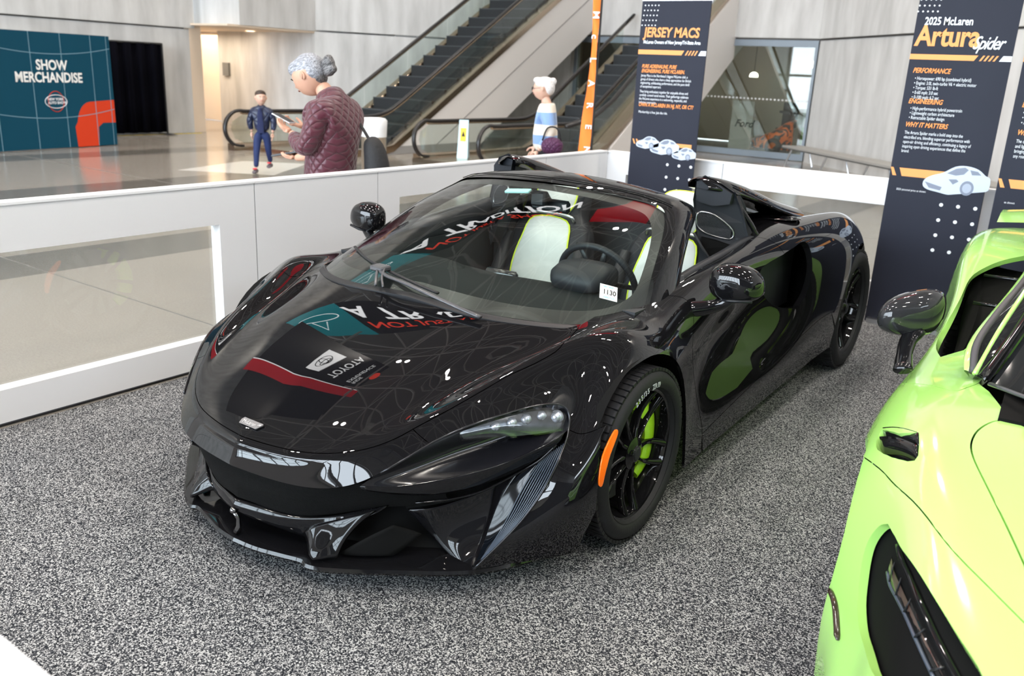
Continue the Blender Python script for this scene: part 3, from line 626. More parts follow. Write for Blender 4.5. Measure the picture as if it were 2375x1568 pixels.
# ---- escalators
brz = mat('bronze_trim', (.46, .36, .27), .22, metal=1.); hr = mat('handrail_rubber', (.018, .016, .016), .3); stp = mat('escalator_step', (.012, .014, .016), .6); stl = mat('escalator_edge', (.06, .065, .07), .5, metal=.3)
clad = mat('white_cladding', (.72, .69, .66), .4); esg = glass_mat('balustrade_glass', (.86, .90, .88), 1.48)
def escalator(label, xf, xn, y_low, y_inc, zr, y_newf, y_newn, clad_x=None, sl=.575, y_top=16.9):
    g = empty('escalator', ((xf+xn)/2, y_low, 0), label=label, cat='escalator', group=None); o3 = Vector(g.location)
    L = lambda p: tuple(Vector(p)-o3)
    rail_z = lambda y, y0: zr+max(0, y-y0)*sl
    for nm, x, yn, yi in (('far', xf, y_newf, y_inc+.25), ('near', xn, y_newn, y_inc)):
        # handrail centreline: newel loop, flat run, soft bend, incline
        r = (zr-.06)/2; path = [(x, yn+.38, .07)]+[(x, yn+r-r*math.sin(a)*1.05, .07+r-r*math.cos(a)) for a in np.linspace(.35, math.pi, 9)]
        path += [(x, y, zr) for y in np.linspace(yn+r+.15, yi-.55, 5)]+[(x, yi-.25, zr+.03), (x, yi+.05, zr+.11), (x, yi+.35, zr+.26)]
        path += [(x, y, zr+(y-yi)*sl+.055) for y in (yi+.8, yi+2, yi+4, y_top-.2)]
        P = spl(path, 3).tolist()
        m = MB(); m.tube([L(p) for p in P], .042, 8, flat=.75); mk('handrail', m.out, hr, g, smooth=True)
        m = MB(); m.tube([L((p[0], p[1], p[2]-.045) if p[1] > yn+r else (p[0], p[1]+.03, p[2])) for p in P], .022, 6); mk('handrail_guide', m.out, brz, g, smooth=True)
        # glass panels
        ys = [yn+.12, yn+1.15, yi-.45]+list(np.arange(yi+.9, y_top, 1.35))
        for a, b in zip(ys[:-1], ys[1:]):
            f = lambda y: zr-.05+max(0, y-yi+.05)*sl; lo = lambda y: .12+max(0, y-yi-.02)*sl
            m = MB(); Q = [(x, a, lo(a)), (x, b-.02, lo(b)), (x, b-.02, f(b)), (x, a, f(a))]
            if a == ys[0]: Q = [(x, a+.28, .12), (x, b-.02, .12), (x, b-.02, f(b)), (x, a+.28, f(a)), (x, a+.04, .52), (x, a, .38), (x, a+.08, .2)]
            m.prism([L(p) for p in Q], (.012, 0, 0)); mk('balustrade_glass', m.out, esg, g)
        # skirt / deck in bronze along the foot of the glass
        w = .16; m = MB()
        prof = [(yn+.15, .10), (yi-.35, .10), (yi, .16), (yi+.5, .10+.5*sl+.05), (y_top, .10+(y_top-yi)*sl+.05)]
        sgn = 1 if nm == 'near' else -1
        m.loft([[L((x-sgn*.03, y, z-.12)), L((x-sgn*.03, y, z)), L((x, y, z+.03)), L((x+sgn*w, y, z+.015)), L((x+sgn*w, y, z-.12))] for y, z in prof]); mk('deck_skirt', m.out, brz, g, auto=50)
    # steps
    n = int((y_top-y_inc)/.40)
    for k in range(n):
        y = y_inc+.15+k*.40; z = .06+(k+1)*.40*sl
        m = MB(); m.box(xf-o3.x+.06, xn-o3.x-.06, y-o3.y, y-o3.y+.42, z-.40*sl-.02, z); s = mk('step', m.out, stp, g)
        m = MB(); m.box(xf-o3.x+.06, xn-o3.x-.06, y-o3.y-.006, y-o3.y+.02, z-.02, z+.003); mk('step_edge', m.out, stl, s)
    m = MB(); m.box(xf-o3.x, xn-o3.x, 0, y_inc+.15-o3.y, -.01, .06); mk('landing_plate', m.out, brz, g)
    # white side cladding below the near deck
    cx = xn+.14 if clad_x is None else clad_x
    lo0 = y_inc+2.55
    m = MB(); m.prism([L(p) for p in ((cx, y_low+.1, -.01), (cx, lo0, -.01), (cx, y_top+.3, (y_top+.3-lo0)*.59), (cx, y_top+.3, (y_top+.3-y_inc)*sl+.1), (cx, y_inc, .10), (cx, y_low+.1, .05))], (-.05, 0, 0)); mk('side_cladding', m.out, clad, g)
    m = MB(); m.tube([L((cx+.002, y_inc+1.1, .02)), L((cx+.002, y_top, (y_top-y_inc-1.1)*.585))], .007, 4); mk('cladding_joint', m.out, seam, g)
    m = MB(); m.box(cx-o3.x+.001, cx-o3.x+.012, .2, lo0-o3.y+.1, -.01, .14); mk('base_kick', m.out, mat('grey_kick', (.30, .29, .28), .4), g)
    m = MB(); m.prism([L(p) for p in ((xf, lo0, -.01), (xf, y_top+.3, (y_top+.3-lo0)*.59), (cx, y_top+.3, (y_top+.3-lo0)*.59), (cx, lo0, -.01))], (0, .02, -.02)); mk('truss_soffit', m.out, clad, g)
    return g
escalator('escalator nearer the teal display, rising behind the person in the maroon jacket', -11.5, -9.72, 8.0, 9.9, .70, 7.5, 7.9)
escalator('escalator rising behind the grey-haired walker and the orange flag', -8.45, -7.1, 9.2, 12.8, .70, 9.25, 9.4)
g = empty('escalator', (-6.5, 12, 0), label='bronze and white flank of the escalator half hidden by the three-car banner', cat='escalator')
L3 = lambda x, y, z: (x+6.5, y-12, z)
m = MB(); m.prism([L3(-5.9, 12.9, -.01), L3(-5.9, 13.9, -.01), L3(-5.9, 18.3, 2.75), L3(-5.9, 18.3, 4.3), L3(-5.9, 11.9, .35), L3(-5.9, 11.9, -.01)], (-.06, 0, 0)); mk('side_cladding', m.out, clad, g)
m = MB(); m.loft([[L3(-5.92, y, z), L3(-5.92, y, z+.10), L3(-6.15, y, z+.10), L3(-6.15, y, z)] for y, z in ((11.0, .10), (11.8, .33), (18.3, 4.32))]); mk('deck_skirt', m.out, brz, g)
m = MB(); m.tube([L3(-6.1, 10.6, .75), L3(-6.1, 11.4, .85), L3(-6.1, 12.2, 1.2), L3(-6.1, 18, 4.9)], .042, 8); mk('handrail', m.out, hr, g, smooth=True)
m = MB(); m.prism([L3(-6.1, 11, .2), L3(-6.1, 12, .5), L3(-6.1, 18, 4.2), L3(-6.1, 18, 4.85), L3(-6.1, 12.2, 1.16), L3(-6.1, 11, .75)], (.012, 0, 0)); mk('balustrade_glass', m.out, esg, g)
# ---- bin, wet-floor sign, bench
B = empty('litter_bin', (-6.46, 6.2, 0), label='round bronze-banded litter bin with a white liner beside the maroon jacket', cat='bin')
m = MB(); m.lathe([(.0, 0), (.165, 0), (.17, .02), (.17, .80), (.16, .80), (.16, .05), (0, .05)], 32, 'z'); mk('bin_body', m.out, mat('bin_bronze', (.42, .35, .27), .3, metal=.8, vary=(6, .3)), B, auto=40)
m = MB(); m.lathe([(.176, .68), (.180, .80), (.184, .90), (.155, .93), (.11, .935), (.10, .90)], 32, 'z'); mk('bin_liner', m.out, mat('bin_liner_white', (.72, .73, .74), .45), B, smooth=True)
WF = empty('wet_floor_sign', (-8.0, 10.1, 0), math.radians(30), label='pale blue A-frame floor sign with a yellow notice inside the second escalator rail', cat='sign')
m = MB(); m.prism([(-.10, -.13, 0), (.10, -.13, 0), (.085, 0, .74), (-.085, 0, .74)], (0, .012, .004)); mk('front_board', m.out, mat('pale_blue_plastic', (.55, .78, .86), .4), WF)
m = MB(); m.prism([(-.10, .16, 0), (.10, .16, 0), (.085, .02, .74), (-.085, .02, .74)], (0, -.012, .004)); mk('back_board', m.out, mat('grey_plastic', (.35, .45, .48), .4), WF)
m = MB(); m.prism([(-.055, -.062, .36), (.055, -.062, .36), (.055, -.025, .60), (-.055, -.025, .60)], (0, -.006, .002)); mk('yellow_notice', m.out, mat('notice_yellow', (.85, .65, .05), .5), WF)
m = MB(); m.prism([(-.03, -.052, .45), (.03, -.052, .45), (0, -.035, .55)], (0, -.01, .002)); mk('warning_triangle', m.out, mat('ink_black', (.01, .01, .01), .6), WF)
bd_ = Vector((.697, -.717, 0)); bang = math.atan2(bd_.y, bd_.x)
BN = empty('bench', (-4.0, 15.95, 0), bang, label='long slatted bench along the slanting concrete wall behind the barrier', cat='bench')
for k in range(5):
    m = MB(); m.box(-.1, 9.5, .02+k*.105, .11+k*.105, .36, .40); mk('bench_slat', m.out, mat('bench_grey', (.30, .29, .27), .5), BN)
m = MB(); m.box(-.1, 9.5, .0, .54, .34, .357); mk('seat_frame', m.out, mat('bench_dark', (.06, .06, .06), .4), BN)
for x_ in np.arange(.25, 9.4, 1.5):
    m = MB(); m.tube([(x_, .08, .35), (x_-.12, .02, 0)], .018, 6); mk('bench_leg', m.out, mat('steel', (.5, .5, .5), .3, metal=1), BN); m = MB(); m.tube([(x_, .46, .35), (x_+.12, .52, 0)], .018, 6); mk('bench_leg', m.out, mat('steel', (.5, .5, .5), .3, metal=1), BN)
# ---- glazed room beyond the escalators
frm = mat('steel_blue_frame', (.20, .24, .28), .4)
for i, (a, b) in enumerate(((-10.2, -7.35), (-6.75, -3.98))):
    w = empty('window_%d' % (i+1), (a, 17.3, 0), kind='structure'); Lw = b-a
    m = MB(); m.box(0, Lw, 0, .12, 0, .14); m.box(0, Lw, 0, .12, 2.44, 2.58); m.box(0, .08, 0, .12, .14, 2.44); m.box(Lw-.06, Lw, 0, .12, .14, 2.44); mk('window_frame', m.out, frm, w)
    m = MB(); m.box(.08, Lw-.06, .05, .06, .14, 2.44); mk('window_pane', m.out, glass_mat('window_glass', (.82, .86, .82), 1.5), w)
    m = MB()
    for x_ in np.arange(.12, Lw-.1, .09): m.box(x_, x_+.045, .046, .05, 1.28, 1.315)
    mk('manifestation_dots', m.out, mat('frosted_dot', (.6, .6, .58), .6), w)
tan = mat('tan_wall', (.42, .36, .28), .7)
m = MB(); m.box(-13, 2, 22, 22.2, 0, 4); m.box(-13, -12.8, 17.6, 22, 0, 4); m.box(1.8, 2, 17.6, 22, 0, 4); mk('wall_room', m.out, tan, kind='structure')
mk('ceiling_room', MB().box(-13, 2, 17.7, 22.2, 3.6, 3.8).out, mat('room_ceiling', (.30, .25, .20), .7), kind='structure')
m = MB(); m.box(-6.2, -2.2, 21.0, 21.9, 1.55, 2.1); m.box(-6.2, -2.2, 20.9, 21.9, 1.42, 1.5); tag(mk('service_counter_canopy', m.out, tan), 'tan canopy over the service counter seen through the glass wall', 'canopy')
pl = 0
for (x, y, z, r) in ((-3.98+.35-.6, 18.2, 2.03, .16), (-8.4, 19.5, 1.95, .17), (-7.9, 20.6, 1.95, .15), (-7.4, 19.8, 1.85, .14), (-9.1, 21, 1.9, .16), (-7.1+.2, 21.4, 1.8, .12)):
    pl += 1; g = empty('pendant_lamp', (x, y, z), label='white glowing dome pendant behind the glass at the right end' if pl == 1 else ('largest', 'second', 'third', 'fourth', 'last')[pl-2]+' glowing dome pendant of the cluster seen below the second escalator', cat='lamp', group=None if pl == 1 else 'pendant cluster seen between the escalators')
    m = MB(); m.lathe([(r, 0), (r*.98, r*.35), (r*.8, r*.8), (r*.4, r*1.05), (.02, r*1.1)], 20, 'z'); m.lathe([(0, .01), (r*.98, .01)], 20, 'z'); mk('lamp_shade', m.out, mat('glowing_shade', (.9, .9, .85), .5, emit=(1, .93, .82), es=5), g, smooth=True)
    m = MB(); m.tube([(0, 0, r*1.1), (0, 0, 3.6-z)], .008, 5); mk('lamp_cord', m.out, hr, g)
g = empty('display_board', (-6.05, 18.0, 0), label='grey board with script lettering behind the glass next to the three-car banner', cat='sign')
m = MB(); m.box(0, .55, 0, .05, 0, 1.22); mk('board_sheet', m.out, mat('board_grey', (.38, .35, .34), .6), g); text('board_lettering', 'Ford', .24, mat('ink_black', (.01, .01, .01), .6), g, Matrix.Translation((.10, -.004, .62)) @ Matrix.Rotation(math.radians(90), 4, 'X'), shear=.35, bold=.003)
g = empty('poster_board', (-4.95, 20.0, 0), label='white and green poster standing behind the orange car through the glass', cat='poster')
m = MB(); m.box(0, .42, 0, .04, .2, 1.25); mk('poster_sheet', m.out, mat('poster_pale', (.52, .52, .48), .6), g); m = MB(); m.box(.0, .42, -.004, 0, .2, .62); mk('poster_lower', m.out, mat('poster_green', (.20, .36, .10), .6), g); m = MB(); m.prism([(.08, -.004, .80), (.22, -.004, .78), (.16, -.004, .88)], (0, -.003, 0)); mk('poster_mark', m.out, red, g)
# orange tuned car nose beyond the glass
OC = empty('show_car', (-5.2, 18.3, 0), label='orange and black patterned show car beyond the glass, low beside the bench', cat='car')
bodyc = Surf([[(-.55, .8, .05), (-.45, .2, .12), (0, -.05, .15), (.35, .0, .14), (.5, .3, .1)], [(-.55, .8, .28), (-.46, .2, .32), (0, -.06, .36), (.38, .0, .5), (.52, .3, .5)], [(-.5, .9, .36), (-.35, .35, .42), (0, .15, .52), (.3, .15, .72), (.45, .4, .74)], [(-.45, 1.2, .4), (-.25, .9, .45), (0, .8, .56), (.28, .8, .80), (.4, .9, .8)]])
def tiger(nt, b):
    tc = nt.nodes.new('ShaderNodeTexCoord'); n = nt.nodes.new('ShaderNodeTexNoise'); n.inputs['Scale'].default_value = 4; n.inputs['Distortion'].default_value = 2; nt.links.new(tc.outputs['Object'], n.inputs['Vector'])
    nt.links.new(ramp(nt, n.outputs['Fac'], [(.47, (.65, .13, .01)), (.50, (.02, .02, .02))]), b.inputs['Base Color'])
mk('car_body', MB().grid(fine(bodyc, 16, 20) if 'fine' in globals() else bodyc.G).out, node_mat('orange_black_wrap', tiger, .3), OC, smooth=True)
m = MB(); m.lathe([(.10, -.05), (.19, -.05), (.205, 0), (.19, .06), (.10, .06)], 24, 'y', (.18, -.06, .2)); mk('car_wheel', m.out, rub if 'rub' in globals() else hr, OC, smooth=True)
m = MB(); m.tube([(.25, .6, .75), (.28, .65, .95), (.30, .5, 1.0), (.05, .5, 1.0)], .03, 6); mk('rear_wing', m.out, hr, OC)
g = empty('tool_cabinet', (-5.75, 20.4, 0), label='dark equipment stack with chrome knobs behind the glass', cat='cabinet')
m = MB(); m.box(0, .35, 0, .4, 0, .55); m.box(.1, .42, .1, .4, .55, 1.2); mk('cabinet_body', m.out, hr, g); m = MB(); m.ball((.1, -.02, .42), .04); m.ball((.24, -.02, .36), .035); mk('cabinet_knob', m.out, mat('steel', (.5, .5, .5), .3, metal=1), g, smooth=True)
m = MB(); m.box(-4.35, -4.15, 18.5, 18.7, 0, 3.6); tag(mk('brown_post', m.out, mat('brown_post', (.10, .06, .05), .6)), 'dark brown post standing behind the glass beside the orange show car', 'post')
# ---- hanging banners outside the frame, seen mirrored in the paint
def hung(label, az, el, r, w, h, mats, turn=0):
    a = math.radians(az); c = Vector((r*math.sin(a), r*math.cos(a), .8+r*math.tan(math.radians(el))))
    g = empty('hanging_banner', c, -a-math.radians(turn), label=label, cat='banner')
    m = MB(); m.box(-w/2, w/2, 0, .03, -h/2, h/2); mk('banner_sheet', m.out, mats, g)
    for x_ in (-w/2+.2, w/2-.2): m = MB(); m.tube([(x_, .02, h/2), (x_, .02, 12.1-c.z)], .012, 5); mk('hanging_wire', m.out, MATS['steel'], g)
    return g, Matrix.Translation((0, -.004, 0)) @ Matrix.Rotation(math.radians(90), 4, 'X')
blkb = mat('banner_black', (.006, .006, .008), .5); tealb = mat('banner_teal', (.004, .16, .19), .5, emit=(.0, .3, .34), es=1.6); W3 = mat('banner_bright_white', (.85, .85, .86), .5, emit=(1, 1, 1), es=4); R3_ = mat('banner_bright_red', (.75, .06, .03), .5, emit=(1, .06, .03), es=3)  # taken as LED-lit: emission added so white, red and teal reflect brightly
g, M = hung('long black and teal banner reading NOT JUST A SHOW A TRADITION, mirrored in the bonnet', -54, 40, 12.0, 9.4, 3.0, blkb, 24)
m = MB(); m.box(-4.7, -2.2, -.003, 0, -1.55, 1.55); mk('teal_end', m.out, tealb, g)
text('banner_lettering', 'NOT JUST A SHOW,', .82, R3_, g, M @ Matrix.Translation((-2.0, .35, 0)), bold=.01, sx=.8); text('banner_lettering', 'A TRADITION', 1.35, W3, g, M @ Matrix.Translation((-2.2, -.95, 0)), bold=.03, sx=.82)
m = MB(); m.tube([(-3.5+.9*math.cos(t), -.012, -.3+.38*math.sin(t)) for t in np.linspace(0, 6.283, 25)], .02, 5); m.tube([(-3.9, -.012, .1), (-3.7, -.012, 1.0), (-3.3, -.012, .2)], .02, 5); mk('banner_emblem', m.out, W3, g)
g, M = hung('black vehicle-brand banner with a red stripe and white logo plate, mirrored low in the bonnet', -85, 44.5, 9.6, 5.0, 5.6, blkb)
m = MB(); m.box(-.55, .05, -.003, 0, -3.2, 3.2); mk('red_stripe', m.out, mat('banner_deep_red', (.45, .01, .02), .5, emit=(.6, .01, .02), es=2), g); m = MB(); m.box(.05, .10, -.004, 0, -3.2, 3.2); mk('white_stripe', m.out, W3, g)  # stripe red emits too, to brighten its reflection
text('banner_lettering', 'TOYOTA', .55, W3, g, M @ Matrix.Translation((.5, .5, 0)), bold=.006, sx=.8); text('banner_lettering', 'RIDE\nEXPERIENCE', .34, W3, g, M @ Matrix.Translation((.5, 1.9, 0)), sx=.9)
m = MB(); m.box(.6, 2.0, -.006, -.002, -.75, .15); mk('logo_plate', m.out, W3, g)
m = MB()
for (rx, rz, cz) in ((.42, .28, 0), (.14, .27, 0), (.28, .12, .1)): m.tube([(1.3+rx*math.cos(t), -.012, -.3+cz+rz*math.sin(t)) for t in np.linspace(0, 6.283, 25)], .018, 5)
mk('ring_logo', m.out, blkb, g)
m = MB(); m.lathe([(0, 0), (.34, 0)], 24, 'y', (1.5, -.006, 2.75)); mk('red_roundel', m.out, R3_, g)

g, M = hung('plain deep red banner hung high over the aisle, mirrored in the windshield corner', -14, 49, 7.2, 2.8, 1.8, mat('banner_deep_red', (.45, .01, .02), .5))
# ================================================================ black sports car
bk = mat('gloss_black_paint', (.005, .005, .006), .012, ior=1.53)
bkp = mat('gloss_black_trim', (.006, .006, .007), .05, spec=.5)
satin = mat('satin_black_plastic', (.012, .013, .015), .42, spec=.35)
matte = mat('matte_black', (.004, .004, .004), .8, spec=.12)
mesh_blk = mat('black_mesh_panel', (.012, .014, .018), .55, bump=(300, .6))
chrome = mat('bright_chrome', (.75, .76, .78), .12, metal=1.)
rub = mat('tyre_rubber', (.014, .014, .016), .6, bump=(90, .1), spec=.3)
glassy = glass_mat('windshield_glass', (.86, .93, .90), 1.5)
lensg = glass_mat('lamp_lens', (.9, .92, .95), 1.45)
CAR = empty('sports_car', (0, 0, 0), label='glossy black open-top sports car parked on grey carpet beside the white barrier', cat='car')
S = Surf(BC)
def arc_uv(S, cy, cz, r, a0, a1, n):
    return S.uv([(cy+r*math.cos(math.radians(a)), cz+r*math.sin(math.radians(a))) for a in np.linspace(a0, a1, n)], [1, 2])
def sm(p, n=5): return [tuple(q) for q in spl(p, n)]
def rev(p): return list(p)[::-1]
h_seam = sm([(1.86, 0), (1.83, .31), (1.77, .86), (1.6, 1.47), (1.35, 2.1), (1.24, 2.5), (1.26, 2.73), (1.34, 3.22), (1.64, 3.6), (2.02, 3.87), (2.29, 4.15), (2.75, 4.25), (3.4, 4.0), (4.0, 3.5), (4.6, 3.15), (5.09, 2.95)])
cowl = sm([(5.09, 2.95), (4.98, 2.55), (4.84, 1.94), (4.78, 1.33), (4.75, .71), (4.74, 0)])
k_short = min(range(len(h_seam)), key=lambda i: abs(h_seam[i][0]-1.26)+abs(h_seam[i][1]-2.73))
low_seam = sm([(0, 6.1), (.6, 6.25), (1.27, 6.34), (2.0, 6.42)])
FA = arc_uv(S, .01, .33, .362, 150, 5, 22)
aF = arc_uv(S, .01, .33, .362, 152, 192, 6)
door_f = sm([(6.26, 3.9), (6.28, 4.6), (6.25, 5.32), (6.19, 5.79), (6.08, 6.5), (6.12, 7.5), (6.2, 8.3)])
belt = sm([(6.26, 3.9), (6.6, 3.62), (7.0, 3.55), (7.7, 3.6), (8.2, 3.62), (8.47, 3.7)])
sill = sm([(6.2, 8.5), (7.43, 8.34), (8.39, 8.1), (9.03, 7.86)])
sill2 = sm([(9.03, 7.86), (9.6, 7.66), (10.0, 7.62)])
int_l = sm([(8.62, 5.28), (8.19, 5.4), (8.02, 5.55), (8.04, 5.89), (8.22, 6.4), (8.45, 6.78), (8.75, 7.0), (8.97, 7.05)])
int_r = sm([(8.62, 5.26), (8.9, 5.17), (9.15, 5.08), (9.27, 5.22), (9.28, 5.73), (9.25, 6.27), (9.15, 6.75), (8.97, 7.05)])
drear = [(8.47, 3.7), (8.48, 4.0), (8.58, 4.94), (8.62, 5.27)]
hood_o = h_seam+cowl[1:]
panel('hood', S, hood_o, bk, CAR, both=True, gap=.0016)
panel('front_bumper', S, [(0, 0)]+rev([(0, v) for v in np.linspace(0, 2.99, 22)][1:])[::-1]+h_seam[:k_short+1][::-1], bk, CAR, both=True, gap=.0012, skirt=.022)
fender_o = [(0, v) for v in np.linspace(2.99, 6.1, 24)]+low_seam[1:]+FA+[S.uv([(.385, .10)], [1, 2])[0]]+[(6.0, 8.98), (6.18, 8.98)]+rev(door_f)[:]+[(6.3, 3.3), (5.9, 3.05), (5.5, 2.98)]+rev(h_seam)[:len(h_seam)-k_short]
corner_o = [(0, v) for v in np.linspace(6.1, 9, 22)]+[(.8, 9), (1.6, 9), (2.0, 9)]+rev(aF)+rev(low_seam)[:-1]
RA = arc_uv(S, 2.64, .362, .392, 183, -10, 30)
door_o = belt+drear[1:]+int_l[1:]+[(9.03, 7.4)]+rev(sill)+rev(door_f)[:-1]
skirt_o = sill+sill2[1:]+arc_uv(S, 2.64, .362, .392, 186, 205, 4)+[(10.3, 8.98), (9.5, 8.98), (8, 8.98), (6.22, 8.98)]
quart_o = [(8.49, 3.2)]+drear+int_r[1:]+[(9.03, 7.4)]+sill2+RA+[(11.6, 8.98), (12.8, 8.98), (14, 8.98), (14, 6), (14, 3.2)]
deck_o = [(9.3, 0), (9.25, 1.6), (8.7, 2.7), (8.5, 3.18), (11, 3.18), (14, 3.18), (14, 1.5), (14, 0)]
for sd in (1, -1):
    panel('fender', S, fender_o, bk, CAR, side=sd, gap=.0016)
    panel('bumper_corner', S, corner_o, bk, CAR, side=sd, gap=.0012, skirt=.02)
    panel('door', S, door_o, bk, CAR, side=sd, gap=.0018, skirt=.035)
    panel('side_skirt', S, skirt_o, bk, CAR, side=sd, gap=.001)
    panel('rear_quarter', S, quart_o, bk, CAR, side=sd, gap=.0018, skirt=.03)
panel('rear_deck', S, deck_o, bk, CAR, both=True, gap=.001, skirt=.02)
# dark inner liners behind the openings
X, F, N = trim(S, [(.3, 0)]+[(.3, v) for v in (3, 5, 6.3)]+[(1.6, 6.4)]+arc_uv(S, .01, .33, .375, 150, 5, 16)+[(6.0, 8.2), (7, 8.2), (7.7, 6.6), (7.7, 4.2), (6.5, 3.6), (6.0, 3.2), (5.2, 2.9), (4.8, 1.6), (4.8, 0)], skirt=0, k=5, both=True)
X = X-N*.018
mk('inner_panel', (X, F), matte, CAR, smooth=True)
def liner(cy, cz, r, x0, x1):
    m = MB(); m.lathe([(r, x0), (r, x1)], 28, 'x', (0, cy, cz), a0=-.35, a1=math.pi+.35); m.lathe([(r, x0), (.02, x0)], 28, 'x', (0, cy, cz), a0=-.35, a1=math.pi+.35)
    return m
for cy, cz, r in ((.01, .33, .372), (2.64, .362, .402)):
    for sd in (1, -1):
        m = liner(cy, cz, r, .62, .94)
        if sd < 0: m.flipx()
        mk('wheel_arch_liner', m.out, matte, CAR, smooth=True)
# ---- wheels
def wheel(name, x, y, R, w, rim_r, side, lab=None):
    # axle towards +x is the outer face
    g = empty('wheel', (x, y, R), parent=CAR)
    if lab: g['label'] = lab
    if side < 0: g.rotation_euler = (0, 0, math.pi)
    t = MB(); h = w/2
    prof = [(rim_r, -h+.01), (rim_r+.012, -h), (R-.045, -h-.008), (R-.018, -h+.008), (R-.004, -h+.03), (R, -h+.06), (R, h-.06), (R-.004, h-.03), (R-.018, h-.006), (R-.045, h+.008), (rim_r+.012, h), (rim_r+.004, h-.012), (rim_r-.004, h-.03)]
    t.lathe(prof, 72, 'x'); tyre = mk('tyre', t.out, rub, g, auto=50)
    # tread grooves as real sipes on the shoulder
    tr = MB()
    for k in range(72):
        a = 2*math.pi*k/72
        for s_ in (-1, 1):
            T = Matrix.Rotation(a, 4, 'X')
            tr.box(min(s_*(h-.055), s_*(h-.012)), max(s_*(h-.055), s_*(h-.012)), -.0105, .0105, R-.010, R+.0015, T=T)
        tr.box(-h*.5, -h*.1, -.012, .012, R-.006, R+.0012, T=T); tr.box(h*.1, h*.5, -.012, .012, R-.006, R+.0012, T=T)
    mk('tread_block', tr.out, rub, g, kind='stuff')
    rm = MB(); f = h-.022
    rm.lathe([(rim_r+.006, f+.016), (rim_r+.010, f+.008), (rim_r+.006, f), (rim_r-.010, f-.006), (rim_r-.022, f-.05), (rim_r-.035, -h+.03), (rim_r, -h+.012)], 64, 'x')
    rim = mk('rim', rm.out, bkp, g, auto=40)
    for k in range(10):
        a0 = 2*math.pi*k/10; tw = .16 if k % 2 else -.16
        rings = []
        for t_ in np.linspace(0, 1, 9):
            r = .052+(rim_r-.012-.052)*t_; a = a0+tw*(t_**1.5)
            xx = f-.030+.026*t_-.022*math.sin(math.pi*t_*.9)
            hw = .0105*(1-.35*math.sin(math.pi*min(1, t_*1.1)))+.003*t_; dp = .028-.010*t_
            c = Vector((xx, r*math.cos(a), r*math.sin(a))); tn = Vector((0, -math.sin(a), math.cos(a)))
            rings.append([tuple(c+tn*hw*.45+Vector((.006, 0, 0))), tuple(c+tn*hw), tuple(c+tn*hw-Vector((dp, 0, 0))), tuple(c-tn*hw-Vector((dp, 0, 0))), tuple(c-tn*hw), tuple(c-tn*hw*.45+Vector((.006, 0, 0)))])
        mk('spoke', MB().loft(rings).out, bkp, g, auto=50)
    hb = MB(); hb.lathe([(.0, f-.010), (.030, f-.011), (.034, f-.016), (.060, f-.024), (.066, f-.045), (.066, f-.09)], 40, 'x'); mk('hub', hb.out, bkp, g, auto=40)
    mk('hub_cap', MB().lathe([(0, f-.006), (.022, f-.0065), (.027, f-.011)], 32, 'x').out, satin, g, auto=40)
    d = MB(); d.lathe([(.09, f-.085), (rim_r-.055, f-.085), (rim_r-.055, f-.115), (.09, f-.115)], 48, 'x'); mk('brake_disc', d.out, mat('brake_disc_metal', (.16, .16, .17), .35, metal=.9), g, auto=30)
    c = MB(); rings = []
    for a in np.linspace(-62, 62, 13):
        e = max(0, (abs(a)-40)/22); a = math.radians(a+CAL); ri, ro = rim_r-.108+.012*e, rim_r-.030-.014*e; xo = f-.052-.01*e
        rings.append([(xx, r*math.cos(a), r*math.sin(a)) for xx, r in ((xo, ri), (xo+.010, (ri+ro)/2), (xo, ro), (f-.135, ro), (f-.135, ri))])
    c.loft(rings); mk('brake_caliper', c.out, mat('lime_caliper', (.42, .80, .02), .25, coat=.7), g, auto=50, label='lime green brake caliper')
    return g, tyre
CAL = 10
g1, ty = wheel('w', .855, .0, .3235, .235, .246, 1)
CAL = 170
wheel('w', -.855, .0, .3235, .235, .246, -1)
CAL = 185
wheel('w', .842, 2.64, .357, .285, .258, 1)
CAL = 10
wheel('w', -.842, 2.64, .357, .285, .258, -1)
# ---- front fascia, one half at a time
def fine(S, nu, nv):
    u = np.linspace(0, S.nu-1, nu); v = np.linspace(0, S.nv-1, nv); U, V = np.meshgrid(u, v, indexing='ij')
    return S(U, V)
def sheet(name, rows, m, parent, nu=12, nv=24, mirror=0, thick=0, blend=.9, **kw):
    # rows of 3D points -> smooth sheet; mirror: 0 as given, 1 both halves in one mesh, -1 flipped
    Sx = rows if isinstance(rows, Surf) else Surf(rows, blend); G = fine(Sx, nu, nv); mb = MB(); mb.grid(G)
    if mirror == 1: mb.mir()
    if mirror == -1: mb.flipx()
    o = mk(name, mb.out, m, parent, smooth=True, **kw)
    if mirror == 1:
        w = o.modifiers.new('w', 'WELD'); w.merge_threshold = .0005
    if thick:
        q = o.modifiers.new('s', 'SOLIDIFY'); q.thickness = thick; q.offset = 0
    return o
def spath(path, rings_fn=None): return spl(path, 5)
E0 = lambda v: tuple(S(0., float(v)))
gp_top = [(0, -1.000, .352), (.12, -.992, .353), (.26, -.972, .356), (.38, -.925, .368), (.46, -.872, .385), (.53, -.79, .375), (.62, -.69, .34)]
gp_mid = [(0, -1.008, .29), (.12, -1.000, .29), (.25, -.965, .29), (.36, -.90, .30), (.45, -.84, .315), (.53, -.76, .318), (.61, -.67, .305)]
gp_bot = [(0, -1.012, .232), (.12, -.985, .224), (.22, -.945, .216), (.33, -.875, .232), (.43, -.80, .258), (.52, -.73, .268), (.60, -.64, .285)]
sheet('grille_panel', [gp_top, gp_mid, gp_bot], mat('grille_black', (.006, .006, .006), .7, bump=(420, .9), spec=.15), CAR, 8, 30, mirror=1)
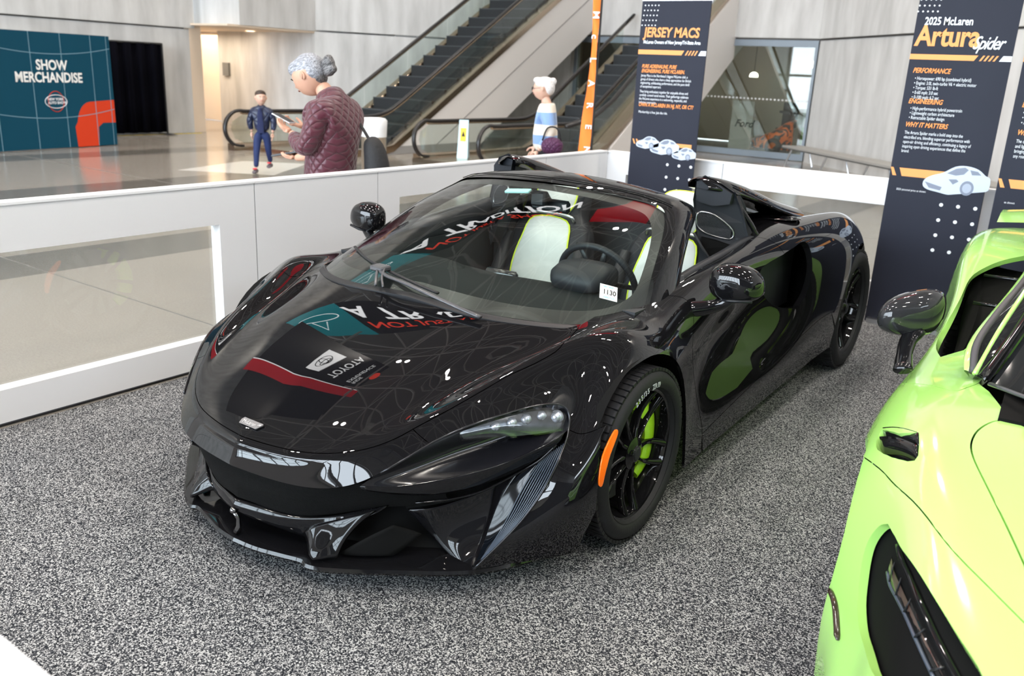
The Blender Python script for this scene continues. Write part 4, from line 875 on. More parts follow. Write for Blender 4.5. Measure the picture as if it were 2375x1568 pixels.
mk('parking_sensor', MB().lathe([(0, .004), (.009, .004), (.0115, .002), (.0115, -.004)], 20, 'y', (.232, -.948, .262)).out, satin, CAR, smooth=True)
# frame of the centre intake
bt = [(0, -1.016, .228), (.10, -.99, .222), (.20, -.955, .212), (.30, -.905, .222), (.40, -.83, .250), (.465, -.785, .272)]
bm = [(0, -1.028, .200), (.10, -1.00, .190), (.19, -.965, .178), (.27, -.925, .190), (.36, -.885, .205), (.45, -.815, .255)]
bb = [(0, -1.012, .178), (.09, -.985, .160), (.17, -.955, .148), (.23, -.935, .140), (.31, -.905, .160), (.43, -.835, .24)]
sheet('intake_frame', [bt, bm, bb], bkp, CAR, 8, 24, mirror=1, thick=.006)
for sd in (1, -1):
    sheet('intake_strut', [[(.225, -.932, .150), (.262, -.945, .138), (.30, -.972, .118), (.318, -.975, .106)],
                           [(.275, -.925, .190), (.30, -.94, .165), (.325, -.958, .135), (.335, -.962, .108)],
                           [(.345, -.885, .222), (.345, -.90, .190), (.348, -.925, .150), (.352, -.945, .110)],
                           [(.445, -.822, .262), (.41, -.862, .218), (.385, -.900, .165), (.375, -.925, .112)]], bkp, CAR, 10, 12, mirror=0 if sd > 0 else -1, thick=.012)
    sheet('intake_vane', [[(.36, -.90, .11), (.43, -.86, .17), (.50, -.80, .22)], [(.42, -.87, .11), (.48, -.82, .155), (.53, -.76, .20)], [(.50, -.80, .11), (.53, -.77, .14), (.56, -.73, .18)]], matte, CAR, 8, 10, mirror=0 if sd > 0 else -1, thick=.004)
# splitter
se = [(0, -1.040, .082), (.10, -1.030, .082), (.20, -1.004, .082), (.27, -.985, .082), (.305, -.992, .080), (.36, -.972, .080), (.45, -.915, .082), (.55, -.84, .083), (.65, -.765, .084), (.735, -.69, .086), (.80, -.60, .088), (.855, -.49, .092), (.90, -.39, .095)]
si = [(x*.80, y+.17, z+.016) for x, y, z in se]
m = MB(); ring = []
for (a, b) in zip(spl(se, 4), spl(si, 4)):
    a = Vector(a); b = Vector(b); n = (b-a).normalized()
    ring.append([tuple(a+Vector((0, 0, -.010))+n*.004), tuple(a-n*.002), tuple(a+Vector((0, 0, .009))+n*.004), tuple(a+n*.03+Vector((0, 0, .012))), tuple(b), tuple(b+Vector((0, 0, -.03)))])
m.loft(ring).mir(); mk('front_splitter', m.out, bkp, CAR, auto=40)
# cavity behind the intakes
cv = [[(0, -.86, .36), (.2, -.84, .36), (.38, -.78, .36), (.55, -.66, .36), (.70, -.52, .36)], [(0, -.82, .2), (.2, -.80, .2), (.38, -.74, .2), (.55, -.63, .2), (.68, -.53, .2)], [(0, -.86, .085), (.2, -.84, .085), (.38, -.78, .085), (.55, -.68, .085), (.66, -.60, .085)]]
sheet('intake_cavity', cv, matte, CAR, 6, 16, mirror=1)
# tow eye hanging in the centre intake
m = MB(); m.ball((.005, -1.035, .195), (.012, .012, .012)); m.tube([(.005, -1.03, .185), (.008, -1.02, .16), (.006, -1.018, .13), (.0, -1.022, .108)], [.008, .007, .009, .013], 12)
mk('tow_eye', m.out, mat('dark_chrome', (.25, .25, .26), .15, metal=1), CAR, smooth=True, label='small polished tow eye')
hl_v = [2.2, 2.7, 3.3, 3.9, 4.5, 5.05, 5.6, 6.05]
Bl = [(.45, -.896, .378), (.53, -.818, .376), (.61, -.727, .388), (.69, -.634, .406), (.76, -.547, .434), (.815, -.475, .468), (.85, -.43, .495), (.868, -.400, .515)]
Ub = [(.45, -.860, .350), (.54, -.79, .337), (.63, -.69, .335), (.70, -.59, .350), (.755, -.51, .378), (.80, -.45, .412), (.835, -.42, .45), (.86, -.40, .49)]
Ed = [E0(v) for v in hl_v]
def mixp(a, b, t, off=(0, 0, 0)): return tuple(a[i]*(1-t)+b[i]*t+off[i] for i in range(3))
dep = [0, .03, .06, .075, .07, .05, .03, .01]
R1 = [mixp(a, b, .22, (-.3*d, .75*d, -.25*d)) for a, b, d in zip(Ed, Bl, dep)]
R2 = [mixp(a, b, .5, (-.35*d, 1.0*d, -.35*d)) for a, b, d in zip(Ed, Bl, dep)]
R3 = [mixp(a, b, .8, (-.1*d, .35*d, -.2*d)) for a, b, d in zip(Ed, Bl, dep)]
dark_gl = mat('lamp_housing_black', (.008, .008, .010), .18, coat=.4)
fang_in = [(.50, -.734, .248), (.54, -.693, .178), (.59, -.668, .118), (.65, -.665, .088), (.715, -.685, .082)]
f1 = [(.575, -.685, .262), (.59, -.662, .20), (.618, -.655, .14), (.668, -.665, .100), (.722, -.688, .083)]
f2 = [(.64, -.615, .290), (.648, -.600, .22), (.662, -.62, .155), (.690, -.655, .108), (.728, -.69, .085)]
f3 = [(.715, -.545, .338), (.705, -.552, .25), (.703, -.590, .165), (.712, -.648, .112), (.734, -.69, .088)]
d_in = [(.79, -.465, .405), (.742, -.520, .325), (.722, -.560, .24), (.716, -.600, .155), (.735, -.688, .092)]
d_out = [E0(v) for v in (6.35, 7.0, 7.6, 8.2, 8.97)]
badge_lights = mat('led_chip', (.62, .65, .70), .10, metal=.7)
for sd in (1, -1):
    fl = 0 if sd > 0 else -1
    H = empty('headlight', parent=CAR)
    sheet('lamp_recess', [Ed, R1, R2, R3, Bl], dark_gl, H, 20, 40, mirror=fl)
    sheet('lamp_blade', [Bl, [mixp(a, b, .5, (0, -.006, -.004)) for a, b in zip(Bl, Ub)], Ub], bkp, H, 8, 36, mirror=fl, thick=.004)
    low = [(.50, -.74, .255), (.55, -.69, .262), (.61, -.63, .276), (.66, -.585, .292), (.71, -.545, .33), (.75, -.50, .365), (.80, -.455, .405), (.85, -.41, .47)]
    sheet('lamp_shadow_gap', [Ub, [mixp(a, b, .5, (-.01, .05, 0)) for a, b in zip(Ub, low)], low], matte, H, 8, 30, mirror=fl)
    m = MB(); m.tube(spl([mixp(a, b, .55, (.0, -.012, -.003)) for a, b in zip(Ub[1:], low[1:])], 4), .004, 6)
    if sd < 0: m.flipx()
    mk('lamp_blade_trim', m.out, bkp, H, smooth=True)
    # lens with its projector units
    la = [(.655, -.668, .541), (.70, -.582, .566), (.755, -.468, .582), (.805, -.345, .582), (.838, -.335, .552)]
    lb = [(.658, -.672, .528), (.71, -.592, .538), (.765, -.50, .545), (.815, -.405, .545), (.845, -.365, .530)]
    lc = [(.662, -.668, .517), (.715, -.585, .512), (.77, -.512, .508), (.82, -.43, .508), (.85, -.375, .508)]
    sheet('lamp_reflector', [[(x-.012, y+.025, z-.006) for x, y, z in r] for r in (la, lb, lc)], mat('lamp_reflector_grey', (.10, .105, .11), .22, metal=.85, vary=(50, .8)), H, 8, 20, mirror=fl)
    sheet('lens', [la, lb, lc], lensg, H, 10, 24, mirror=fl)
    for (x, y, z), r in (((.712, -.572, .545), .011), ((.738, -.520, .549), .013), ((.760, -.472, .552), .014), ((.785, -.42, .555), .012), ((.815, -.372, .545), .019)):
        m = MB(); m.ball((x-.006, y+.012, z-.004), r, 12, 8); m.lathe([(r, -.004), (r+.004, .0), (r+.003, .012)], 16, 'y', (x-.006, y+.014, z-.004))
        if sd < 0: m.flipx()
        mk('projector_unit', m.out, badge_lights, H, smooth=True)
    sheet('bumper_fang', [fang_in, f1, f2, f3], bkp, CAR, 18, 30, mirror=fl, thick=.004, blend=.8)
    sheet('fang_inner_edge', [f3, [mixp(a, b, .4, (0, .02, 0)) for a, b in zip(f3, d_in)], d_in], dark_gl, CAR, 10, 20, mirror=fl)
    D = Surf([d_in, [mixp(a, b, .5, (0, .012, 0)) for a, b in zip(d_in, d_out)], d_out], .9)
    sheet('running_light_panel', D, mat('running_light_back', (.003, .004, .006), .08, spec=.4), H, 10, 24, mirror=fl)
    for k in range(9):
        t_ = .80+1.12*k/8; pts = [tuple(D(t_, q)+np.array([.001, -.004, .001])) for q in np.linspace(.12, 3.85, 16)]
        m = MB(); m.tube(pts, [.0024]*16, 6, flat=.9)
        if sd < 0: m.flipx()
        mk('running_light_rib', m.out, mat('rib_grey', (.045, .058, .080), .25, coat=.4), H, smooth=True)
    m = MB(); m.tube([tuple(S(0., v)+np.array([0, -.002, 0])) for v in np.linspace(2.3, 8.98, 60)], .0038, 6)
    if sd < 0: m.flipx()
    mk('lamp_edge_highlight', m.out, mat('highlight_bead', (.05, .05, .055), .12, metal=.7), H, smooth=True)  # thin bead added to draw the bright highlight along this edge
    # orange side marker on the wheel-arch edge
    om = S.uv([(-.262, .505), (-.244, .497), (-.290, .438), (-.318, .385), (-.334, .342), (-.350, .356), (-.325, .44)], [1, 2])
    X, F, N = trim(S, [tuple(q) for q in spl(om, 4, True)], skirt=.0, k=40); X = X+N*.004
    if sd < 0: X = X*[-1, 1, 1]; N = N*[-1, 1, 1]; F = [f[::-1] for f in F]
    q = mk('side_marker', (X, F), mat('orange_lens', (1.0, .17, .008), .15, coat=.5), CAR, smooth=True, label='orange side marker'); solid_sub(q, .006)
# bonnet badge
bn = S.normal(2.177, .005); bp_ = Vector(S(2.15, 0.))+Vector((0, 0, .0035))
zx = Vector(S.normal(2.15, .01)).normalized(); zx = zx if zx.z > 0 else -zx; ax = Vector((1, 0, 0)); ay = zx.cross(ax).normalized()
MBd = Matrix(((ax.x, ay.x, zx.x, bp_.x), (ax.y, ay.y, zx.y, bp_.y), (ax.z, ay.z, zx.z, bp_.z), (0, 0, 0, 1)))
bd = empty('badge', parent=CAR)
m = MB(); poly = [(-.050, -.012), (.034, -.012), (.050, .008), (.047, .014), (-.046, .014), (-.052, .004)]
m.prism([(x, y, 0) for x, y in poly], (0, 0, .004)); mk('badge_plate', m.xf(MBd).out, mat('badge_silver', (.16, .16, .17), .35, metal=.7), bd, label='silver lettered bonnet badge')
text('badge_lettering', 'McLaren', .0185, mat('badge_letter', (.55, .55, .56), .35, metal=.6), bd, MBd @ Matrix.Translation((-.0405, -.0055, .0045)), depth=.0008)
m = MB(); m.prism([(.030, .000, .0045), (.036, .0065, .0045), (.046, .0085, .0045), (.043, .002, .0045), (.037, .004, .0045)], (0, 0, .001)); mk('badge_swoosh', m.xf(MBd).out, MATS['badge_letter'], bd)
# tyre lettering, curved along the sidewall
def tyre_text(s, a_mid, r, size, x):
    w_tot = 0; objs = []; a = a_mid+len(s)*size*.33/r
    for ch in s:
        if ch != ' ':
            # letter plane: outward normal +x, up = radial
            rad = Vector((0, math.cos(a), math.sin(a))); tx = Vector((0, math.sin(a), -math.cos(a))); nx = Vector((1, 0, 0))
            tx = -tx if tx.cross(rad).dot(nx) < 0 else tx
            c = Vector((x, 0, .3235))+rad*r
            Mx = Matrix(((tx.x, rad.x, nx.x, c.x), (tx.y, rad.y, nx.y, c.y), (tx.z, rad.z, nx.z, c.z), (0, 0, 0, 1)))
            objs.append(text('sidewall_letter', ch, size, mat('tyre_letter', (.33, .36, .37), .5), CAR, Mx, depth=.0006, bold=.0006))
        a -= size*(.36 if ch in '/1I' else .66)/r
    return objs
for o in tyre_text('235/35 ZR19', 98/57.3, .262, .027, .984): pass
# ---- windshield, frame, mirrors, cabin
WG = Surf([[(0,-.17,.775),(.36,-.183,.768),(.60,-.06,.754),(.72,.075,.749),(.79,.283,.744)],
 [(0,.12,.920),(.30,.14,.910),(.52,.22,.893),(.65,.32,.88),(.735,.445,.874)],
 [(0,.42,1.045),(.28,.44,1.035),(.48,.50,1.014),(.60,.56,.995),(.675,.632,.979)],
 [(0,.74,1.137),(.27,.76,1.127),(.43,.785,1.112),(.52,.80,1.095),(.60,.80,1.06)]])
WS = empty('windshield', parent=CAR)
def both_grid(Sx, nu, nv, off=0.):
    u = np.linspace(0, Sx.nu-1, nu); v = np.linspace(0, Sx.nv-1, nv); U, V = np.meshgrid(u, v, indexing='ij'); G = Sx(U, V)
    N = Sx.normal(U, V); N *= np.sign(N[..., 2:3]); G = G+N*off; G[:, 0, 0] = 0; N[:, 0, 0] = 0
    L = G[:, ::-1]*[-1, 1, 1]; NL = N[:, ::-1]*[-1, 1, 1]
    return np.concatenate([L[:, :-1], G], 1), np.concatenate([NL[:, :-1], N], 1)
G, N = both_grid(WG, 16, 28)
mb = MB().grid(G); mk('windshield_pane', mb.out, glassy, WS, smooth=True)
# black ceramic border printed on the inside of the glass
fo = [(0, 0), (0, 1), (0, 2), (0, 3), (0, 4), (1, 4), (2, 4), (3, 4), (3, 3), (3, 2), (3, 1), (3, 0)]
fi = sm([(2.80, 0), (2.78, 1.0), (2.74, 2.0), (2.66, 2.75), (2.45, 3.15), (2.1, 3.35), (1.5, 3.50), (.9, 3.55), (.55, 3.45), (.34, 3.0), (.26, 2.3), (.24, 1.4), (.24, .7), (.24, 0)], 4)
X, F, N = trim(WG, [(0, v) for v in np.linspace(0, 4, 14)]+[(u, 4) for u in np.linspace(0, 3, 10)[1:]]+[(3, v) for v in np.linspace(4, 0, 14)[1:]]+fi, skirt=0, k=10, both=True)
N *= np.sign(N[:, 2:3]); mk('black_border', (X-N*.004, F), mat('frit_black', (.006, .006, .007), .35), WS, smooth=True)
frame = [
 [(.79, .283, .748), (.805, .41, .778), (.80, .56, .760), (.775, .55, .735)],
 [(.737, .445, .877), (.762, .525, .878), (.765, .616, .851), (.735, .61, .835)],
 [(.677, .632, .982), (.708, .690, .977), (.720, .745, .938), (.688, .735, .922)],
 [(.605, .79, 1.060), (.645, .848, 1.048), (.668, .905, 1.008), (.635, .885, .990)],
 [(.55, .815, 1.095), (.590, .93, 1.092), (.612, 1.055, 1.062), (.58, 1.02, 1.035)],
 [(.44, .787, 1.115), (.475, .90, 1.130), (.50, 1.03, 1.108), (.48, 1.0, 1.065)],
 [(.24, .765, 1.132), (.25, .88, 1.158), (.26, .985, 1.150), (.25, .96, 1.095)],
 [(0, .752, 1.140), (0, .87, 1.170), (0, .975, 1.163), (0, .95, 1.105)]]
frame = [[(max(0, r[0][0]-.014), r[0][1]-.010, r[0][2]+.002)]+r[1:] for r in frame]
o = sheet('windshield_frame', frame, bk, CAR, 50, 14, mirror=1, blend=.85)
# header seam
m = MB(); m.tube(spl([(.585, .86, 1.092), (.47, .83, 1.126), (.25, .805, 1.1475), (0, .79, 1.1575), (-.25, .805, 1.1475), (-.47, .83, 1.126), (-.585, .86, 1.092)], 6), .0022, 5); mk('header_seam', m.out, matte, CAR)
# quarter pane between pillar and door
for sd in (1, -1):
    pts = [(.795, .46, .772), (.80, .60, .795), (.765, .63, .852), (.745, .53, .852)]
    m = MB(); m.prism([(x*sd, y, z) for x, y, z in pts], (.004*sd, 0, .0)); mk('quarter_pane', m.out, dark_gl, CAR)
# stickers on the glass
def on_glass(u, v, mirror=False):
    p = WG(u, v); n = WG.normal(u, v); n = n*np.sign(n[2])
    if mirror: p = p*[-1, 1, 1]; n = n*[-1, 1, 1]
    return Vector(p), Vector(n)
st = empty('inspection_sticker', parent=CAR); st['label'] = 'white inspection sticker reading 11 30'
q4 = [on_glass(u, v) for u, v in ((.51, 2.67), (.42, 3.14), (.71, 3.15), (.77, 2.68))]
a, b, c, d = [p+n*.002 for p, n in q4]
ux = (b-a).normalized(); nz = (b-a).cross(d-a).normalized(); uy = nz.cross(ux)
wS, hS = (b-a).length, (d-a).length
MS = Matrix(((ux.x, uy.x, nz.x, a.x), (ux.y, uy.y, nz.y, a.y), (ux.z, uy.z, nz.z, a.z), (0, 0, 0, 1)))
m = MB(); m.box(0, wS, 0, hS, 0, .0006); mk('sticker_sheet', m.xf(MS).out, mat('sticker_white', (.80, .90, .90), .6), st)
m = MB(); m.box(wS*.06, wS*.94, hS*.25, hS*.75, .0006, .0009); m.box(wS*.08, wS*.92, hS*.27, hS*.73, .0009, .0012, k=1); m.box(wS*.485, wS*.515, hS*.25, hS*.75, .0012, .0014)
mk('sticker_box', m.xf(MS).out, [mat('sticker_grey', (.25, .3, .3), .6), mat('sticker_paper', (.88, .92, .9), .6)], st)
ink = mat('ink_black', (.01, .01, .01), .6)
text('sticker_number', '11', hS*.46, ink, st, MS @ Matrix.Translation((wS*.16, hS*.34, .0014)), bold=.0008, sx=.72); text('sticker_number', '30', hS*.46, ink, st, MS @ Matrix.Translation((wS*.55, hS*.34, .0014)), bold=.0008, sx=.72)
blu = mat('sticker_blue', (.05, .35, .5), .6)
text('sticker_small_print', 'NEW JERSEY', hS*.13, blu, st, MS @ Matrix.Translation((wS*.18, hS*.82, .001)), sx=.8); text('sticker_small_print', 'INSPECTION', hS*.13, blu, st, MS @ Matrix.Translation((wS*.2, hS*.09, .001)), sx=.8)
p1, n1 = on_glass(2.62, .55, True); p2, _ = on_glass(2.72, .05, True)
ux = (p2-p1).normalized(); uy = n1.cross(ux)
MT = Matrix(((ux.x, uy.x, n1.x, p1.x), (ux.y, uy.y, n1.y, p1.y), (ux.z, uy.z, n1.z, p1.z), (0, 0, 0, 1)))
m = MB(); m.box(0, .125, 0, .035, -.02, -.008, bev=.003); mk('toll_tag', m.xf(MT).out, mat('toll_tag_mint', (.45, .80, .76), .4), WS, label='pale mint toll tag')
# rear-view mirror and sensor block
m = MB(); m.box(-.06, .02, .70, .74, 1.03, 1.10, bev=.01); m.tube([(0, .74, 1.09), (.0, .77, 1.06), (0, .79, 1.045)], .011, 8); m.box(-.105, .105, .775, .805, 1.00, 1.06, bev=.012)
mk('rear_view_mirror', m.out, satin, CAR, auto=40)
# wiper
arm = mat('wiper_metal', (.05, .052, .058), .3, coat=.3)
wp = empty('wiper', parent=CAR)
m = MB(); m.tube(spl([(.39, -.235, .772), (.30, -.235, .785), (.15, -.225, .806), (0, -.205, .822), (-.12, -.185, .828), (-.20, -.145, .835)], 4), [.011]*21, 8, flat=.6); mk('wiper_arm', m.out, arm, wp, smooth=True)
m = MB(); m.tube(spl([(-.585, .10, .835), (-.40, -.015, .83), (-.20, -.105, .828), (0, -.155, .815), (.13, -.165, .80)], 4), .008, 6, flat=.7); mk('wiper_blade', m.out, satin, wp, smooth=True)
m = MB(); m.box(-.235, -.165, -.165, -.105, .828, .850, bev=.006); mk('wiper_joint', m.out, arm, wp, auto=40)
m = MB(); m.tube(spl([(-.12, -.245, .80), (-.16, -.20, .822), (-.21, -.14, .84)], 4), .006, 6); m.tube(spl([(-.08, -.245, .80), (-.13, -.20, .825), (-.18, -.13, .845)], 4), .005, 6); mk('washer_pipe', m.out, arm, wp, smooth=True)
# cowl strip under the glass
cw = [(0, -.182, .775), (.36, -.195, .766), (.60, -.075, .752), (.70, .03, .748), (.76, .12, .748), (.80, .30, .742)]
m = MB(); ring = []
for p in spl(cw, 5):
    p = Vector(p); ring.append([tuple(p+Vector((0, -.02, -.004))), tuple(p+Vector((0, .0, .004))), tuple(p+Vector((-.01, .05, .0))), tuple(p+Vector((-.01, .05, -.06))), tuple(p+Vector((0, -.02, -.06)))])
m.loft(ring).mir(); mk('cowl_strip', m.out, satin, CAR, auto=50)
# door mirrors
for sd in (1, -1):
    D = empty('door_mirror', (1.005*sd, .585, .865), parent=CAR)
    rings = []
    for y, sx, sz, dz, dx in ((-.055, .03, .022, .0, 0), (-.048, .072, .050, .0, .0), (-.028, .094, .068, 0, 0), (0, .103, .076, 0, 0), (.035, .104, .076, 0, 0), (.05, .098, .070, 0, 0)):
        ring = []
        for k in range(28):
            a = 2*math.pi*k/28; ca, sa = math.cos(a), math.sin(a); e = 2/2.7
            x = sx*math.copysign(abs(ca)**e, ca); z = sz*math.copysign(abs(sa)**e, sa)
            x *= 1-.12*(z/.08)*(1 if x*sd > 0 else 0); z *= 1-.15*(x*sd/.1 if x*sd > 0 else 0)
            ring.append((x, y+.20*max(0, x*sd)**1*.8, z))
        rings.append(ring)
    m = MB(); m.loft(rings); mk('mirror_housing', m.out, bk, D, smooth=True)
    m = MB(); m.loft([[(x*.93, .052+.16*max(0, x*sd), z*.93) for x, y, z in rings[-1]], [(x*.93, .055+.16*max(0, x*sd), z*.93) for x, y, z in rings[-1]]]); mk('mirror_glass', m.out, chrome, D)
    m = MB(); m.tube([(sd*.085, -.02, -.052), (0, -.046, -.060), (-sd*.03, -.03, -.066)], [.007, .006, .004], 8); mk('mirror_lower_trim', m.out, satin, D, smooth=True)
    m = MB(); m.tube(spl([(.0*sd, .0, -.050), (-.03*sd, -.008, -.078), (-.085*sd, -.03, -.105), (-.16*sd, -.07, -.122)], 4), [.026, .026, .026, .026, .026, .026, .027, .028, .030, .032, .034, .036, .04], 12, flat=.95); mk('mirror_stalk', m.out, bk, D, smooth=True)
# seats
cream = mat('cream_suede', (.58, .60, .56), .85, vary=(30, .08), sheen=.3); blk_l = mat('black_leather', (.012, .014, .018), .5, spec=.35, bump=(150, .03))
pipe = mat('lime_piping', (.62, .78, .03), .5)
def seat(cx, name='seat'):
    g = empty(name, (cx, 1.215, .35), parent=CAR)
    w = Vector((0, .40, .917)).normalized(); n = Vector((0, -.917, .40)).normalized()
    P = lambda s, t, d=0: tuple(Vector((s, 0, 0))+w*t+n*d)
    half = [(.24, .0), (.265, .2), (.262, .38), (.225, .50), (.168, .575), (.155, .66), (.13, .745), (.07, .782)]
    out = [(s, t) for s, t in half]+[(-s, t) for s, t in reversed(half)]; out = [tuple(q) for q in spl(out, 3)]
    m = MB(); rings = []
    for d, k in ((-.10, .80), (-.07, .97), (.0, 1), (.035, .97), (.055, .86)): rings.append([P(s*k, .39+(t-.39)*(k*.3+.7), d) for s, t in out])
    m.loft(rings); mk('backrest', m.out, blk_l, g, smooth=True)
    def pad(nm, half, d0, d1, mm):
        o = [(s, t) for s, t in half]+[(-s, t) for s, t in reversed(half)]; o = [tuple(q) for q in spl(o, 4)]
        ct = sum(t for s, t in o)/len(o); m = MB(); m.loft([[P(s, t, d0) for s, t in o], [P(s, t, d1-.006) for s, t in o], [P(s*.94, ct+(t-ct)*.97, d1) for s, t in o], [P(s*.5, ct+(t-ct)*.6, d1+.012) for s, t in o]])
        mk(nm, m.out, mm, g, smooth=True)
        p = MB(); p.tube([P(s*1.01, t, d1-.006) for s, t in o], .0045, 6); mk('piping', p.out, pipe, g, smooth=True, label='lime piping')
    pad('backrest_insert', [(.135, .05), (.165, .25), (.150, .40), (.105, .525)], .03, .07, cream)
    pad('headrest', [(.100, .565), (.128, .63), (.118, .72), (.065, .765)], .02, .075, cream)
    m = MB(); m.tube(spl([P(-.155, .525, .06), P(-.13, .548, .085), P(0, .552, .09), P(.13, .548, .085), P(.155, .525, .06)], 4), .008, 8); mk('shoulder_bar', m.out, mat('satin_aluminium', (.45, .46, .47), .3, metal=1), g, smooth=True)
    m = MB(); m.box(-.26, .26, -.52, .06, -.12, .0, bev=.04); mk('seat_base', m.out, blk_l, g, auto=60)
    m = MB(); m.box(-.15, .15, -.50, .02, -.02, .018, bev=.012); mk('seat_cushion', m.out, cream, g, auto=60)
    for sx in (-1, 1):
        m = MB(); m.tube([(sx*.235, -.45, .02), (sx*.25, -.1, .04), P(sx*.25, .15, .06), P(sx*.235, .42, .07)], [.035, .045, .045, .025], 10); mk('side_bolster', m.out, blk_l, g, smooth=True)
    return g
seat(.37); seat(-.37)
# cabin tub
CAB = mat('cabin_black', (.014, .017, .020), .6)
m = MB(); m.box(-.74, .74, -.1, 1.70, .16, .2); m.box(-.78, -.70, .2, 1.70, .2, .78); m.box(.70, .78, .2, 1.70, .2, .78); m.box(-.74, .74, 1.64, 1.70, .2, .92); m.box(-.72, .72, -.12, -.08, .2, .70)
mk('cabin_tub', m.out, CAB, CAR)
for sd in (1, -1):   # door tops, inner side
    m = MB(); ring = []
    for (u, v) in belt[1:]:
        p = Vector(S(u, v)); ring.append([tuple(p+Vector((0, 0, .003))), tuple(p+Vector((-.035, 0, .004))), tuple(p+Vector((-.06, 0, -.02))), tuple(p+Vector((-.055, 0, -.2))), tuple(p+Vector((-.02, 0, -.2)))])
    m.loft(ring)
    if sd < 0: m.flipx()
    mk('door_trim', m.out, blk_l, CAR, smooth=True)
dash = [[(0, -.10, .755), (.3, -.10, .75), (.55, .0, .742), (.70, .12, .74), (.745, .28, .735)], [(0, .12, .775), (.3, .12, .775), (.55, .18, .765), (.70, .26, .75), (.74, .38, .73)],
        [(0, .34, .775), (.3, .34, .78), (.55, .35, .775), (.69, .38, .75), (.735, .45, .70)], [(0, .44, .72), (.3, .43, .745), (.55, .43, .735), (.68, .45, .70), (.73, .5, .62)], [(0, .46, .52), (.3, .46, .55), (.55, .46, .55), (.68, .47, .52), (.72, .5, .5)]]
sheet('dashboard', dash, mat('dash_leather', (.006, .009, .010), .6, spec=.2, bump=(200, .03)), CAR, 24, 40, mirror=1)
m = MB(); m.box(-.07, .07, .40, 1.3, .2, .52, bev=.02); mk('centre_console', m.out, blk_l, CAR, auto=50)
m = MB(); m.box(-.085, .085, .40, .44, .60, .78, bev=.012); mk('centre_screen', m.out, dark_gl, CAR, auto=50)
rings = []
for y, sx, z0, z1 in ((.32, .09, .775, .83), (.35, .12, .77, .865), (.42, .13, .77, .885), (.49, .125, .775, .88), (.50, .11, .79, .86)):
    rings.append([(.42+sx*math.copysign(abs(math.cos(a))**.6, math.cos(a)), y, (z0+z1)/2+(z1-z0)/2*math.copysign(abs(math.sin(a))**.6, math.sin(a))) for a in np.linspace(0, 2*math.pi, 24, endpoint=False)])
mk('instrument_binnacle', MB().loft(rings).out, blk_l, CAR, smooth=True)
swg = empty('steering_wheel', (.385, .60, .765), parent=CAR); swg.rotation_euler = (math.radians(-68), 0, 0)
m = MB(); m.tube([(.185*math.cos(a), .175*math.sin(a), 0) for a in np.linspace(0, 2*math.pi, 41)], .0145, 10); mk('steering_rim', m.out, blk_l, swg, smooth=True)
m = MB(); m.box(-.06, .06, -.055, .05, -.02, .02, bev=.015); mk('wheel_hub_pad', m.out, satin, swg, auto=50)
for a in (0, 180, 250, 290):
    m = MB(); c_, s_ = math.cos(math.radians(a)), math.sin(math.radians(a)); m.tube([(.05*c_, .045*s_, 0), (.178*c_, .168*s_, 0)], [.018, .012], 8, flat=.4); mk('wheel_spoke', m.out, satin, swg, smooth=True)
# passenger-side dash hood (raised airbag area)
m = MB(); m.ball((-.33, .30, .755), (.23, .13, .045), 24, 12); mk('dash_pod', m.out, MATS['dash_leather'], CAR, smooth=True)
